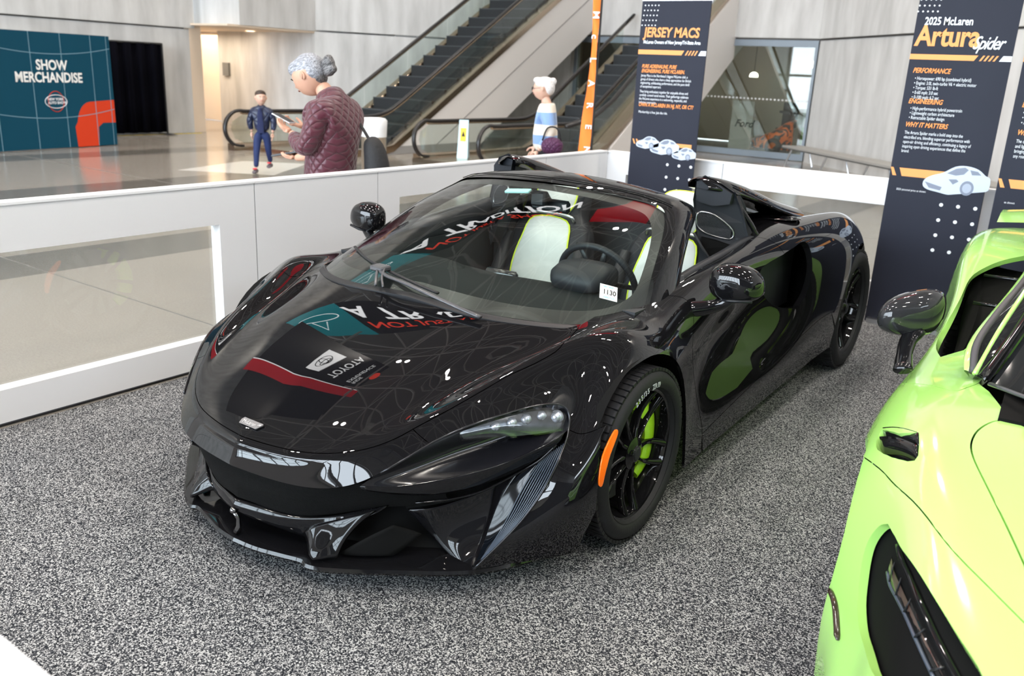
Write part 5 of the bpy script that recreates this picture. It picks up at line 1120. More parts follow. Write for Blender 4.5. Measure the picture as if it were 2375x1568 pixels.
# rear bulkhead trims and flying buttresses
for sd in (1, -1):
    m = MB()
    # trim slab seen beside the seat
    prof = [(.520, 1.235, 1.17), (.565, 1.225, 1.19), (.64, 1.25, 1.165), (.695, 1.29, 1.125), (.715, 1.31, 1.07), (.745, 1.33, .99), (.775, 1.34, .90), (.76, 1.30, .82), (.66, 1.22, .70), (.60, 1.20, .80), (.545, 1.215, .98), (.515, 1.23, 1.08)]
    m.prism([(x, y, z) for x, y, z in prof], (-.01, .07, -.01))
    if sd < 0: m.flipx()
    o = mk('bulkhead_trim', m.out, blk_l, CAR); o.modifiers.new('b', 'BEVEL').width = .01; o.modifiers['b'].segments = 2
    m = MB(); pl = [(.515, 1.222, 1.118), (.655, 1.252, 1.125), (.70, 1.272, 1.09), (.665, 1.245, 1.045), (.55, 1.215, 1.05)]
    sp_ = [(.555, 1.212, 1.025), (.625, 1.235, 1.020), (.70, 1.285, .955), (.695, 1.285, .91), (.60, 1.23, .93), (.555, 1.212, .965)]
    m.tube(spl(sp_, 4, True).tolist()+[sp_[0]], .0045, 6)
    if sd < 0: m.flipx()
    mk('speaker_surround', m.out, MATS['satin_aluminium'], CAR, smooth=True)
    m = MB(); m.prism([(x, y-.004, z) for x, y, z in sp_], (0, .01, 0))
    if sd < 0: m.flipx()
    mk('speaker_cover', m.out, mesh_blk, CAR)
    m = MB(); m.prism([(.585, 1.205, .915), (.64, 1.235, .905), (.715, 1.28, .88), (.70, 1.27, .83), (.64, 1.225, .80), (.60, 1.205, .86)], (0, .01, 0))
    if sd < 0: m.flipx()
    mk('belt_opening', m.out, matte, CAR)
    m = MB(); m.tube(spl([(.55, 1.195, .93), (.60, 1.19, .87), (.645, 1.20, .81), (.64, 1.2, .78)], 4), .007, 8)
    if sd < 0: m.flipx()
    mk('seat_belt', m.out, satin, CAR, smooth=True)
    m = MB(); m.loft([[(.53, 1.222-d, 1.168), (.575, 1.215-d, 1.178), (.64, 1.235-d, 1.158), (.69, 1.27-d, 1.122), (.685, 1.265-d, 1.075), (.62, 1.235-d, 1.062), (.555, 1.215-d, 1.075), (.535, 1.215-d, 1.11)] for d in (-.02, .0, .012)])
    if sd < 0: m.flipx()
    mk('bulkhead_pad', m.out, blk_l, CAR, auto=40)
    # flying buttress
    bsec = []
    for y, xi, xo, zt, zb in ((1.19, .50, .60, 1.185, 1.14), (1.27, .49, .665, 1.19, 1.125), (1.45, .50, .70, 1.155, 1.085), (1.65, .515, .715, 1.105, 1.04), (1.88, .53, .725, 1.045, .985), (2.12, .54, .73, .995, .93), (2.28, .55, .73, .965, .90)):
        xm = (xi*.5+xo*.5)
        bsec.append([(xi, y, zb), (xi-.004, y, (zt+zb)/2), (xi+.015, y, zt-.008), (xm, y, zt), (xo-.03, y, zt-.014), (xo, y, (zt+zb)/2-.012), (xo-.008, y, zb-.004), (xm, y, zb)])
    B_ = np.array(bsec); B_ = np.concatenate([B_, B_[:, :1]], 1)
    Sb = Surf(B_, .85); m = MB().grid(fine(Sb, 26, 33))
    if sd < 0: m.flipx()
    mk('flying_buttress', m.out, bk, CAR, smooth=True)
    # dark glazing / engine bay wall below it
    m = MB(); m.grid([[(.52, y, z0), (.56, y, z1)] for y, z0, z1 in ((1.32, .88, 1.12), (1.6, .93, 1.05), (1.9, .95, .99), (2.2, .93, .94))])
    if sd < 0: m.flipx()
    mk('buttress_pane', m.out, glass_mat('smoked_glass', (.25, .25, .25), 1.5), CAR, smooth=True)
    m = MB(); m.tube(spl([(.70, 1.34, 1.06), (.755, 1.37, .98), (.785, 1.40, .92)], 4), .012, 8)
    if sd < 0: m.flipx()
    mk('door_seal', m.out, bkp, CAR, smooth=True)
    # intake interior
    m = MB(); m.box(.60, .80, 1.30, 1.95, .50, .92); 
    if sd < 0: m.flipx()
    mk('intake_duct', m.out, mesh_blk, CAR)
    c_ = Vector(S(9.6, 3.3)); n_ = Vector(S.normal(9.6, 3.3)); n_ = n_ if n_.z > 0 else -n_
    m = MB(); T = n_.to_track_quat('Z', 'Y').to_matrix().to_4x4(); T.translation = c_+n_*.004
    m.lathe([(0, -.012), (.085, -.010), (.095, .004), (.105, .006), (.11, 0)], 36, 'z'); m.xf(T)
    if sd < 0: m.flipx()
    mk('filler_cap', m.out, bkp, CAR, smooth=True)
m = MB(); m.tube(spl([(-.50, 1.25, 1.17), (-.28, 1.5, 1.14), (0, 1.62, 1.10)], 4), .006, 6); 
m = MB(); m.box(-.48, .48, 1.62, 1.70, .86, .99, bev=.02); mk('rear_shelf', m.out, satin, CAR, auto=50)
# ================================================================ lime green sports car, cut by the frame
lime = mat('lime_paint', (.37, .69, .165), .12, coat=.6, coat_rough=.01, spec=.5)
GR = empty('sports_car', (GX, GY, 0), GPHI, label='lime green sports car cut off by the right edge of the photo', cat='car')
T_ = Surf(GC, .85)
g_hs = sm([(4.66, 2.4), (4.55, 2.68), (4.30, 2.86), (3.94, 3.0), (3.62, 3.0), (3.27, 2.75), (2.71, 2.27), (2.2, 1.78), (1.85, 1.2), (1.68, .6), (1.65, 0)])
g_cowl = sm([(4.66, 2.4), (4.62, 1.6), (4.58, .8), (4.57, 0)])
k2 = min(range(len(g_hs)), key=lambda i: abs(g_hs[i][0]-2.2)+abs(g_hs[i][1]-1.78))
g_bs = sm([(3.72, 5.02), (3.15, 4.61), (2.72, 4.2), (2.43, 3.42), (2.32, 2.6), g_hs[k2]])
GA1 = arc_uv(T_, 0, .32, .335, 178, 102, 8); GA2 = arc_uv(T_, 0, .32, .335, 98, 2, 16)
GRA = arc_uv(T_, 2.67, .36, .385, 178, 2, 24)
g_hl = sm([(2.37, 4.50), (2.39, 4.70), (2.30, 4.98), (2.08, 5.17), (1.75, 5.26), (1.38, 5.08), (1.05, 4.57), (.87, 4.06), (.80, 3.3), (.95, 2.6), (1.3, 2.3), (1.62, 2.5), (1.77, 2.99), (1.9, 3.52), (2.07, 4.12), (2.27, 4.41)], 4)
g_vent = [(4.05, 4.72), (3.85, 4.54), (3.66, 4.33), (3.60, 4.14), (3.58, 3.96), (3.38, 3.93), (3.20, 3.93), (3.13, 3.98), (3.12, 4.1), (3.17, 4.25), (3.24, 4.38), (3.38, 4.54), (3.55, 4.67), (3.66, 4.72), (3.85, 4.76)]
g_door_f = sm([(5.50, 3.20), (5.15, 3.40), (4.86, 3.58), (4.85, 3.85), (5.10, 4.25), (5.45, 4.66), (5.70, 5.0), (5.85, 6.0), (5.95, 7.0)])
g_hole = sm([(6.35, 4.42), (6.66, 4.74), (7.06, 4.86), (7.66, 4.63), (8.09, 4.41), (8.49, 3.95), (8.95, 3.4), (9.2, 3.0), (8.9, 2.85), (8.4, 3.22), (7.75, 3.68), (7.1, 4.0), (6.6, 4.12)], 3)
panel('hood', T_, g_hs[::-1]+g_cowl[1:], lime, GR, both=True, gap=.003, skirt=.02)
bump_o = [(0, 0)]+[(0, v) for v in np.linspace(.3, 7, 22)]+[(1.2, 7), (2.3, 7)]+GA1+g_bs[1:]+g_hs[k2+1:]
fend_o = g_bs+g_hs[:k2][::-1]+[(4.9, 2.7), (5.3, 2.95)]+g_door_f+[(5.3, 6.98)]+GA2[::-1]
door2_o = g_door_f[::-1]+[(6.2, 3.05), (7.2, 2.75), (8.5, 2.55), (9.35, 2.55), (9.3, 3.2), (9.1, 4.2), (8.9, 5), (8.7, 6), (8.6, 7)]
quart2_o = [(9.35, 0), (9.35, 2.55), (9.3, 3.2), (9.1, 4.2), (8.9, 5), (8.7, 6), (8.75, 7), (9.3, 7)]+GRA+[(11.2, 7), (12, 7), (12, 0)]
for sd in (-1, 1):
    hv = sd == -1
    for nm, o_, hh in (('front_bumper', bump_o, [g_hl]), ('fender', fend_o, [g_vent] if hv else []), ('door', door2_o, [g_hole]), ('rear_quarter', quart2_o, [])):
        panel(nm, T_, o_, lime, GR, hh, side=sd, gap=.0016, skirt=.022)
    # recess behind lamp opening
    X, F, N = trim(T_, [(.6, 2.0), (.6, 5.2), (2.6, 5.2), (2.6, 2.0)], skirt=0, k=6); X = X-N*(.035+.03*np.clip(np.sin((X[:, 1:2]+.9)*5), 0, 1))
    H = empty('headlight', parent=GR)
    if sd < 0: X = X*[-1, 1, 1]; F = [f[::-1] for f in F]
    mk('lamp_recess', (X, F), mat('lamp_bowl_black', (.003, .003, .004), .10, spec=.35), H, smooth=True)
    def onT(u, v, d): 
        p = T_(u, v)-T_.normal(u, v)*np.sign(T_.normal(u, v)[2])*d
        return tuple(p*[sd, 1, 1])
    path = [(2.10, 4.66), (1.95, 4.58), (1.78, 4.3), (1.63, 3.9), (1.50, 3.45), (1.37, 3.0), (1.22, 2.6)]
    a = spl([onT(u-.11, v+.16, .030) for u, v in path], 4); b = spl([onT(u+.02, v-.05, .022) for u, v in path], 4)
    m = MB().grid([[tuple(p), tuple((p+q)/2+np.array([0, -.006, .010])), tuple(q)] for p, q in zip(a, b)]); mk('running_light_lens', m.out, lensg, H, smooth=True)
    m = MB().grid([[tuple(p-[0, 0, .012]), tuple(q-[0, 0, .012])] for p, q in zip(a, b)]); mk('running_light_core', m.out, mat('running_light_brown', (.16, .105, .08), .35, metal=.4), H, smooth=True)
    m = MB(); m.tube(a.tolist(), .0045, 6); mk('lens_rim', m.out, mat('rib_grey', (.07, .09, .12), .25, coat=.5), H, smooth=True)
    c_ = spl([onT(u+.10, v-.18, .028) for u, v in path], 4); m = MB(); m.tube(c_.tolist(), [.010]*len(c_), 8, flat=.6); mk('lamp_blade', m.out, bkp, H, smooth=True)
    for k in range(3, 23, 4):
        m = MB(); m.tube([tuple(a[k]+[0, 0, .002]), tuple(b[k]+[0, 0, .004])], [.006, .003], 6, flat=.5); mk('lens_divider', m.out, satin, H, smooth=True)
    for (u0, v0, u1, v1, n) in ((1.95, 3.75, 1.70, 3.0, 14), (1.62, 4.62, 1.25, 4.0, 12)):
        for k in range(n):
            t = k/(n-1); u, v = u0+(u1-u0)*t, v0+(v1-v0)*t; m = MB(); m.tube([onT(u+.12, v+.02, .038), onT(u-.12, v+.02, .040)], .0016, 4); mk('lamp_fin', m.out, MATS['rib_grey'], H)
# fender louvres
X, F, N = trim(T_, g_vent, skirt=.0, k=10); X = (X-N*.035)*[-1, 1, 1]; mk('vent_floor', (X, [f[::-1] for f in F]), matte, GR, smooth=True)
for k, (ua, ub) in enumerate(((3.40, 3.60), (3.16, 3.38))):
    rows = []
    for v in np.linspace(3.95, 4.70, 12):
        sh = .52*max(0, (v-3.94)/.80)**1.25
        pa = T_(ub+sh, v)-T_.normal(ub, v)*np.sign(T_.normal(ub, v)[2])*.004; pb = T_(ua+sh*.85, v)-T_.normal(ua, v)*np.sign(T_.normal(ua, v)[2])*.026
        rows.append([tuple(pa*[-1, 1, 1]), tuple(pb*[-1, 1, 1])])
    o = mk('vent_louvre', MB().grid(rows).out, bkp, GR, smooth=True); solid_sub(o, .006)
# lower black parts: splitter lip and side blade
m = MB(); ring = []
for p in spl([T_(0, v)*[-1, 1, 1] for v in (7, 6, 5, 4, 3, 2, 1, 0)], 3):
    ring.append([(p[0]*1.02, p[1]-.03, .09), (p[0]*1.03-.0, p[1]-.035, .075), (p[0]*.9, p[1]+.1, .075), (p[0]*.9, p[1]+.1, .12), (p[0], p[1]+.01, .14)])
m.loft(ring); mk('front_splitter', m.out, bkp, GR, auto=40)
m = MB(); m.box(-.985, -.90, .42, 2.2, .08, .17, bev=.01); m.box(.90, .985, .42, 2.2, .08, .17, bev=.01); mk('side_skirt', m.out, bkp, GR, auto=40)
m = MB(); m.tube(spl([tuple(T_(u, v)*[-1, 1, 1]+[-.006, 0, 0]) for u, v in ((2.3, 5.9), (2.0, 5.8), (1.7, 5.75), (1.45, 5.7))], 4), [.004]+[.009]*11+[.004], 8, flat=.5); mk('side_marker', m.out, mat('dark_smoked_lens', (.03, .02, .015), .1), GR, smooth=True)
# glasshouse
dkg = mat('dark_glass', (.008, .009, .010), .03, spec=.6)
ws2 = [[(0, .02, .845), (.3, .05, .84), (.52, .16, .825), (.66, .33, .812)], [(0, .36, .98), (.28, .38, .972), (.47, .46, .95), (.60, .57, .925)], [(0, .7, 1.09), (.26, .71, 1.083), (.44, .76, 1.06), (.55, .82, 1.035)], [(0, 1.02, 1.165), (.25, 1.02, 1.16), (.42, 1.04, 1.14), (.515, 1.06, 1.11)]]
sheet('windshield', ws2, dkg, GR, 16, 20, mirror=1)
roof = [[(0, 1.0, 1.168), (.25, 1.0, 1.163), (.43, 1.02, 1.143), (.525, 1.04, 1.112)], [(0, 1.4, 1.19), (.25, 1.4, 1.185), (.42, 1.42, 1.165), (.51, 1.44, 1.13)], [(0, 1.9, 1.12), (.24, 1.9, 1.115), (.40, 1.92, 1.10), (.49, 1.94, 1.06)], [(0, 2.4, 1.02), (.23, 2.4, 1.015), (.38, 2.4, 1.0), (.47, 2.4, .98)]]
sheet('roof', roof, bkp, GR, 16, 20, mirror=1)
for sd in (-1, 1):
    fl = -1 if sd < 0 else 0
    pill = [(.665, .33, .812), (.605, .57, .927), (.555, .82, 1.038), (.52, 1.06, 1.112), (.505, 1.45, 1.13), (.485, 1.94, 1.06)]
    seal_ = [(.715, .375, .815), (.722, .45, .89), (.69, .64, .955), (.648, .88, 1.01), (.61, 1.3, 1.05), (.585, 1.9, 1.02)]
    low_ = [(.72, .375, .80), (.735, .47, .83), (.715, .68, .86), (.69, .92, .88), (.66, 1.3, .90), (.64, 1.9, .94)]
    sheet('a_pillar', [[(x+.012, y-.02, z+.003) for x, y, z in pill], [(x+.03, y+.02, z+.006) for x, y, z in pill], [(x+.045, y+.07, z-.03) for x, y, z in pill]], bkp, GR, 6, 30, mirror=fl, thick=.01)
    sheet('side_window', [pill, [mixp(a, b, .5, (.012, 0, 0)) for a, b in zip(pill, seal_)], seal_], dkg, GR, 8, 30, mirror=fl)
    sheet('window_rail', [seal_, [mixp(a, b, .45, (.022, 0, .01)) for a, b in zip(seal_, low_)], low_], lime, GR, 10, 36, mirror=fl)
    m = MB(); m.tube(spl(seal_, 5), .011, 8)
    if sd < 0: m.flipx()
    mk('window_seal', m.out, mat('seal_grey', (.05, .045, .05), .5), GR, smooth=True)
    m = MB(); m.tube(spl([mixp(a, b, .42, (.022, .01, .004)) for a, b in zip(pill[:4], seal_[:4])], 4), .008, 6)
    if sd < 0: m.flipx()
    mk('window_trim', m.out, lime, GR, smooth=True)
    # duct behind the door opening
    X, F, N = trim(T_, [(6.0, 2.9), (6.0, 5.0), (9.2, 5.0), (9.3, 2.6), (8, 2.6)], skirt=0, k=4); X = X-N*np.sign(N[:, 2:3])*.10; X = X*[sd, 1, 1]
    mk('intake_duct', (X, F if sd > 0 else [f[::-1] for f in F]), matte, GR, smooth=True)
    for yy, xa, xb, z in ((1.30, .80, .70, .845), (1.62, .80, .64, .90)):
        m = MB(); m.tube([(sd*xa, yy, z-.01), (sd*xb, yy-.05, z+.0)], .008, 6); mk('duct_vane', m.out, bkp, GR, smooth=True)
    # mirror
    D = empty('door_mirror', (sd*.945, .66, .893), parent=GR); rings = []
    for y, sx, sz in ((-.060, .02, .015), (-.055, .060, .042), (-.034, .082, .062), (0, .094, .076), (.04, .096, .078), (.055, .090, .072)):
        ring = []
        for k in range(28):
            a = 2*math.pi*k/28; ca, sa = math.cos(a), math.sin(a); e = 2/2.6
            x = sx*math.copysign(abs(ca)**e, ca); z = sz*math.copysign(abs(sa)**e, sa); z *= 1+.18*(-x*sd/.09)
            ring.append((x, y-.05*(x*sd/.09), z-.012*(x*sd/.09)))
        rings.append(ring)
    mk('mirror_housing', MB().loft(rings).out, mat('carbon_gloss', (.02, .02, .022), .06, spec=.6), D, smooth=True)
    m = MB(); m.tube(spl([(-sd*.03, -.01, -.045), (-sd*.015, -.05, -.075), (-sd*.02, -.14, -.100), (-sd*.035, -.24, -.125)], 4), [.034, .034, .034, .032, .030, .028, .027, .026, .025, .026, .027, .028, .03], 10, flat=.55); mk('mirror_stalk', m.out, bkp, D, smooth=True)
m = MB(); m.box(-.62, .62, .05, .5, .78, .80); mk('scuttle', m.out, matte, GR)
m = MB(); m.tube(spl([(-.66, .26, .825), (-.5, .10, .845), (-.25, .02, .86), (0, .0, .865)], 4), .010, 8, flat=.6); mk('wiper', m.out, mat('wiper_metal', (.05, .052, .058), .3), GR, smooth=True)
m = MB(); m.box(-.56, -.50, .05, .10, .825, .85, bev=.006); mk('wiper_cap', m.out, mat('wiper_bronze', (.40, .28, .20), .3, metal=.6), GR, auto=40)
hv_ = T_.uv([(.485, .02), (.535, -.02), (.50, -.14), (.46, -.20), (.44, -.12)], [0, 1])
for sd in (1, -1):
    X, F, N = trim(T_, [tuple(q) for q in spl(hv_, 3, True)], skirt=0, k=10); X = (X+N*.003)*[sd, 1, 1]; mk('hood_vent', (X, F if sd > 0 else [f[::-1] for f in F]), matte, GR, smooth=True)
    m = MB(); m.loft([[(sd*.55, 2.55, .95), (sd*.57, 2.55, .95), (sd*.57, 3.0, .95), (sd*.55, 3.0, .95)], [(sd*.60, 2.95, .99), (sd*.62, 2.95, .99), (sd*.62, 3.15, .99), (sd*.60, 3.15, .99)]]); mk('wing_support', m.out, bkp, GR)
m = MB(); m.loft([[(x, y0, z), (x, (y0+3.30)/2, z+.03), (x, 3.30, z+.03), (x, 3.30, z+.015), (x, (y0+3.30)/2, z+.008)] for x, y0, z in ((-.86, 2.94, .955), (-.6, 2.88, .99), (0, 2.85, 1.0), (.6, 2.88, .99), (.86, 2.94, .955))]); mk('rear_wing', m.out, lime, GR, auto=50)
X, F, N = trim(T_, [(.4, 0), (.4, 6.5), (2.3, 6.5)]+arc_uv(T_, 0, .33, .362, 178, 2, 14)+[(5.6, 6.9), (5.6, 3.2), (4.4, 2.2), (4.4, 0)], skirt=0, k=3, both=True); mk('inner_panel', (X-N*.03, F), matte, GR, smooth=True)
src = [c for c in CAR.children if c.name.startswith('wheel') and c.type == 'EMPTY']
for w_ in src[:4]:
    c = copy_tree(w_, GR); c.location = (w_.location[0]*(.90 if w_.location[1] < 1 else .97), w_.location[1]+(.03 if w_.location[1] > 1 else 0), w_.location[2])
# ================================================================ people (local frame: facing -y, feet at z = 0)
def skin_mesh(name, nodes, edges, m, parent, levels=2, label=None):
    # nodes: {key: ((x, y, z), rx, ry)}; one continuous tapering surface grown round the skeleton
    keys = list(nodes); ix = {k: i for i, k in enumerate(keys)}
    me = bpy.data.meshes.new(name); me.from_pydata([nodes[k][0] for k in keys], [(ix[a], ix[b]) for a, b in edges], []); me.update()
    o = bpy.data.objects.new(name, me); COL.objects.link(o)
    o.modifiers.new('k', 'SKIN').use_smooth_shade = True
    for i, k in enumerate(keys):
        d = me.skin_vertices[0].data[i]; r = nodes[k][1:]; d.radius = (r[0], r[-1]); d.use_root = i == 0
    s = o.modifiers.new('s', 'SUBSURF'); s.levels = levels; s.render_levels = levels
    dg = bpy.context.evaluated_depsgraph_get(); me2 = bpy.data.meshes.new_from_object(o.evaluated_get(dg)); bpy.data.objects.remove(o)
    me2.name = name; me2.materials.clear(); me2.materials.append(m); me2.polygons.foreach_set('use_smooth', [True]*len(me2.polygons))
    o = bpy.data.objects.new(name, me2); COL.objects.link(o); o.parent = parent
    if label: o['label'] = label
    return o
def chain(*k): return list(zip(k[:-1], k[1:]))
def head(parent, c, s, yaw, pitch, skin, name='head'):
    # s: head height in metres; egg-shaped skull with brow, nose, lips, chin and ears
    g = empty(name, c, yaw, parent=parent); g.rotation_euler = (pitch, 0, yaw); h = s/2; G = []
    for a in np.linspace(0, math.pi, 25):
        row = []
        for b in np.linspace(0, 2*math.pi, 33):
            x = math.sin(a)*math.sin(b); y = -math.sin(a)*math.cos(b); z = math.cos(a)
            wx = .74*(1-.16*max(0, -z)**1.3); wy = .88
            px, py, pz = x*wx, y*wy+.04*(z > 0)*z, z
            if y < 0:
                f = max(0, 1-abs(x)*3.2)
                py -= .16*f*math.exp(-((z+.12)/.13)**2)            # nose
                py -= .06*max(0, 1-abs(x)*2.2)*math.exp(-((z+.62)/.12)**2)   # chin
                py -= .045*max(0, 1-abs(x)*2.4)*math.exp(-((z+.38)/.07)**2)  # lips
                py += .07*math.exp(-((abs(x)-.34)/.16)**2)*math.exp(-((z-.06)/.11)**2)  # eye sockets
                py -= .03*math.exp(-((z-.22)/.08)**2)              # brow
            else: pz = z if z > -.3 else z*.92
            row.append((px*h, py*h, pz*h))
        G.append(row)
    mk('skull', MB().grid(G, flip=True).out, skin, g, smooth=True)
    m = MB()
    for sx in (-1, 1): m.ball((sx*.26*h, -.80*h, .06*h), (.085*h, .05*h, .055*h), 10, 8)
    mk('eyes', m.out, mat('eye_white', (.55, .53, .50), .3), g, smooth=True)
    m = MB()
    for sx in (-1, 1):
        m.ball((sx*.26*h, -.845*h, .06*h), (.035*h, .02*h, .04*h), 8, 6); m.tube([(sx*.12*h, -.90*h, .20*h), (sx*.27*h, -.875*h, .245*h), (sx*.42*h, -.78*h, .20*h)], [.02*h, .03*h, .015*h], 6)
    mk('brows_and_pupils', m.out, mat('dark_brown', (.03, .02, .015), .6), g, smooth=True)
    m = MB(); m.tube([(-.20*h, -.83*h, -.385*h), (0, -.93*h, -.375*h), (.20*h, -.83*h, -.385*h)], [.015*h, .03*h, .015*h], 6, flat=1.3); mk('mouth', m.out, mat('lips', (.42, .16, .13), .5), g, smooth=True)
    for sx in (-1, 1):
        m = MB(); m.ball((sx*.76*h, .08*h, -.04*h), (.06*h, .15*h, .22*h), 10, 8); m.tube([(sx*.80*h, .02*h, -.2*h), (sx*.84*h, .12*h, .0), (sx*.80*h, .06*h, .14*h)], .035*h, 6); mk('ear', m.out, skin, g, smooth=True)
    return g
def hand(parent, wrist, d, palm_n, s, skin, curl=.5, thumb_side=1):
    # d: pointing direction of the fingers, palm_n: normal of the back of the hand, s: hand length
    d = Vector(d).normalized(); n = Vector(palm_n).normalized(); n = (n-d*n.dot(d)).normalized(); x = d.cross(n).normalized()*thumb_side; w = Vector(wrist); k = s/.18
    N = {'w': (tuple(w), .026*k, .018*k), 'p': (tuple(w+d*.045*k), .036*k, .016*k), 'q': (tuple(w+d*.085*k), .040*k, .014*k)}; E = chain('w', 'p', 'q')
    for i, (off, L) in enumerate(((-.030, .068), (-.010, .078), (.010, .074), (.029, .058))):
        b = w+d*.088*k+x*off*-k; a1 = curl*.7; a2 = curl*1.6
        p1 = b+(d*math.cos(a1*.5)-n*math.sin(a1*.5))*L*.45*k; p2 = p1+(d*math.cos(a1+.3*curl)-n*math.sin(a1+.3*curl))*L*.32*k; p3 = p2+(d*math.cos(a2)-n*math.sin(a2))*L*.25*k
        for j, p in enumerate((b, p1, p2, p3)): N[f'f{i}{j}'] = (tuple(p), (.0092, .0086, .0078, .0062)[j]*k, (.0092, .0086, .0078, .0062)[j]*k)
        E += [('q', f'f{i}0')]+chain(*[f'f{i}{j}' for j in range(4)])
    t0 = w+d*.025*k+x*.026*k; t1 = t0+(d*.6+x*.75-n*.2)*.036*k; t2 = t1+(d*.85+x*.35-n*.35)*.030*k; t3 = t2+(d*.9-n*.3)*.020*k
    for j, p in enumerate((t0, t1, t2, t3)): N[f't{j}'] = (tuple(p), (.014, .0115, .0098, .0075)[j]*k, (.014, .0115, .0098, .0075)[j]*k)
    E += [('p', 't0')]+chain('t0', 't1', 't2', 't3')
    return skin_mesh('hand', N, E, skin, parent, 1)
sk1 = mat('skin_warm', (.52, .29, .20), .5); sk2 = mat('skin_pale', (.60, .37, .28), .5)
def quilt(nt, b, sc=52., col=((.040, .005, .012), (.075, .010, .022))):
    tc = nt.nodes.new('ShaderNodeTexCoord'); sp_ = nt.nodes.new('ShaderNodeSeparateXYZ'); nt.links.new(tc.outputs['Object'], sp_.inputs[0])
    def M_(op, a, c): 
        q = nt.nodes.new('ShaderNodeMath'); q.operation = op
        for i, v in enumerate((a, c)):
            if v is None: continue
            if isinstance(v, (int, float)): q.inputs[i].default_value = v
            else: nt.links.new(v, q.inputs[i])
        return q.outputs[0]
    u = M_('ADD', sp_.outputs[1], M_('MULTIPLY', sp_.outputs[0], .8)); z = sp_.outputs[2]
    a = M_('ABSOLUTE', M_('SINE', M_('MULTIPLY', M_('ADD', z, u), sc), None), None); c = M_('ABSOLUTE', M_('SINE', M_('MULTIPLY', M_('SUBTRACT', M_('MULTIPLY', z, .75), u), sc), None), None)
    h = M_('POWER', M_('MINIMUM', a, c), .45)
    nt.links.new(ramp(nt, h, [(.12, col[0]), (.5, col[1])]), b.inputs['Base Color'])
    bp = nt.nodes.new('ShaderNodeBump'); bp.inputs['Strength'].default_value = .7; bp.inputs['Distance'].default_value = .012; nt.links.new(h, bp.inputs['Height']); nt.links.new(bp.outputs[0], b.inputs['Normal'])
maroon = node_mat('maroon_quilted_nylon', quilt, .42, sheen=.2)
navyj = node_mat('navy_puffer', lambda nt, b: quilt(nt, b, 30, ((.003, .005, .018), (.008, .014, .045))), .35)
def hairball(parent, name, m, blobs, label=None):
    mb = MB()
    for c, r in blobs: mb.ball(c, r, 16, 10)
    o = mk(name, mb.out, m, parent, smooth=True, label=label); q = o.modifiers.new('r', 'REMESH'); q.mode = 'VOXEL'; q.voxel_size = .007; q.use_smooth_shade = True; w_ = o.modifiers.new('f', 'SMOOTH'); w_.factor = .6; w_.iterations = 5; return o
def strand_mat(name, c0, c1):
    def f(nt, b):
        tc = nt.nodes.new('ShaderNodeTexCoord'); mp = nt.nodes.new('ShaderNodeMapping'); mp.inputs['Scale'].default_value = (90, 12, 60); nt.links.new(tc.outputs['Object'], mp.inputs[0])
        n = nt.nodes.new('ShaderNodeTexNoise'); n.inputs['Scale'].default_value = 2; n.inputs['Detail'].default_value = 4; nt.links.new(mp.outputs[0], n.inputs['Vector'])
        nt.links.new(ramp(nt, n.outputs['Fac'], [(.35, c0), (.65, c1)]), b.inputs['Base Color']); bp = nt.nodes.new('ShaderNodeBump'); bp.inputs['Strength'].default_value = .6; bp.inputs['Distance'].default_value = .006
        nt.links.new(n.outputs['Fac'], bp.inputs['Height']); nt.links.new(bp.outputs[0], b.inputs['Normal'])
    return node_mat(name, f, .5)
grey_h = strand_mat('hair_silver', (.13, .135, .15), (.40, .41, .45)); dk_h = strand_mat('hair_dark_grey', (.02, .02, .022), (.20, .19, .19)); white_h = strand_mat('hair_white', (.50, .48, .47), (.80, .78, .77)); brn_h = strand_mat('hair_brown', (.02, .012, .008), (.07, .04, .025))
denim = mat('dark_trousers', (.02, .022, .03), .8)
def legs(parent, m, hip_z, foot_l, foot_r, w=.09, sh=None, knee=(0, -.02), r=.085):
    for sx, f in ((1, foot_l), (-1, foot_r)):
        k = ((sx*w+f[0])/2+knee[0], (f[1])*.45+knee[1]*1.5, hip_z*.53+f[2]*.4)
        N = {'p': ((0, 0, hip_z), r*1.35, r*1.1), 'h': ((sx*w, 0, hip_z-.06), r*1.1, r*1.05), 'k': (k, r*.72, r*.72), 'a': ((f[0], f[1], f[2]+.09), r*.55, r*.55)}
        skin_mesh('trouser_leg', N, chain('p', 'h', 'k', 'a'), m, parent, 2)
        N = {'h': ((f[0], f[1]+.035, f[2]+.045), .036, .036), 'm': ((f[0], f[1]-.06, f[2]+.04), .040, .032), 't': ((f[0], f[1]-.15, f[2]+.03), .036, .024)}
        skin_mesh('shoe', N, chain('h', 'm', 't'), sh or mat('shoe_black', (.02, .02, .02), .5), parent, 2)
# --- man in the maroon quilted jacket
P1 = empty('person', (-2.23, 1.46, -.012), math.radians(-74), label='person with grey tied-back hair in a maroon quilted jacket looking down at a phone', cat='person')
legs(P1, denim, .90, (.10, 0, 0), (-.10, .03, 0), r=.10)
N = {'pelvis': ((0, .0, .92), .15, .12), 'waist': ((0, .01, 1.06), .14, .115), 'chest': ((0, .03, 1.24), .16, .12), 'neckb': ((0, .02, 1.40), .075, .07), 'neck': ((0, -.02, 1.455), .055, .058), 'nk2': ((0, -.05, 1.50), .052, .055),
     'sl': ((.17, .03, 1.35), .06, .06), 'el': ((.22, -.02, 1.08), .045, .045), 'wl': ((.10, -.22, 1.18), .028, .025), 'sr': ((-.17, .03, 1.35), .06, .06), 'er': ((-.22, -.02, 1.08), .045, .045), 'wr': ((-.07, -.24, 1.20), .028, .025)}
skin_mesh('body', N, chain('pelvis', 'waist', 'chest', 'neckb', 'neck', 'nk2')+chain('chest', 'sl', 'el', 'wl')+chain('chest', 'sr', 'er', 'wr'), sk1, P1)
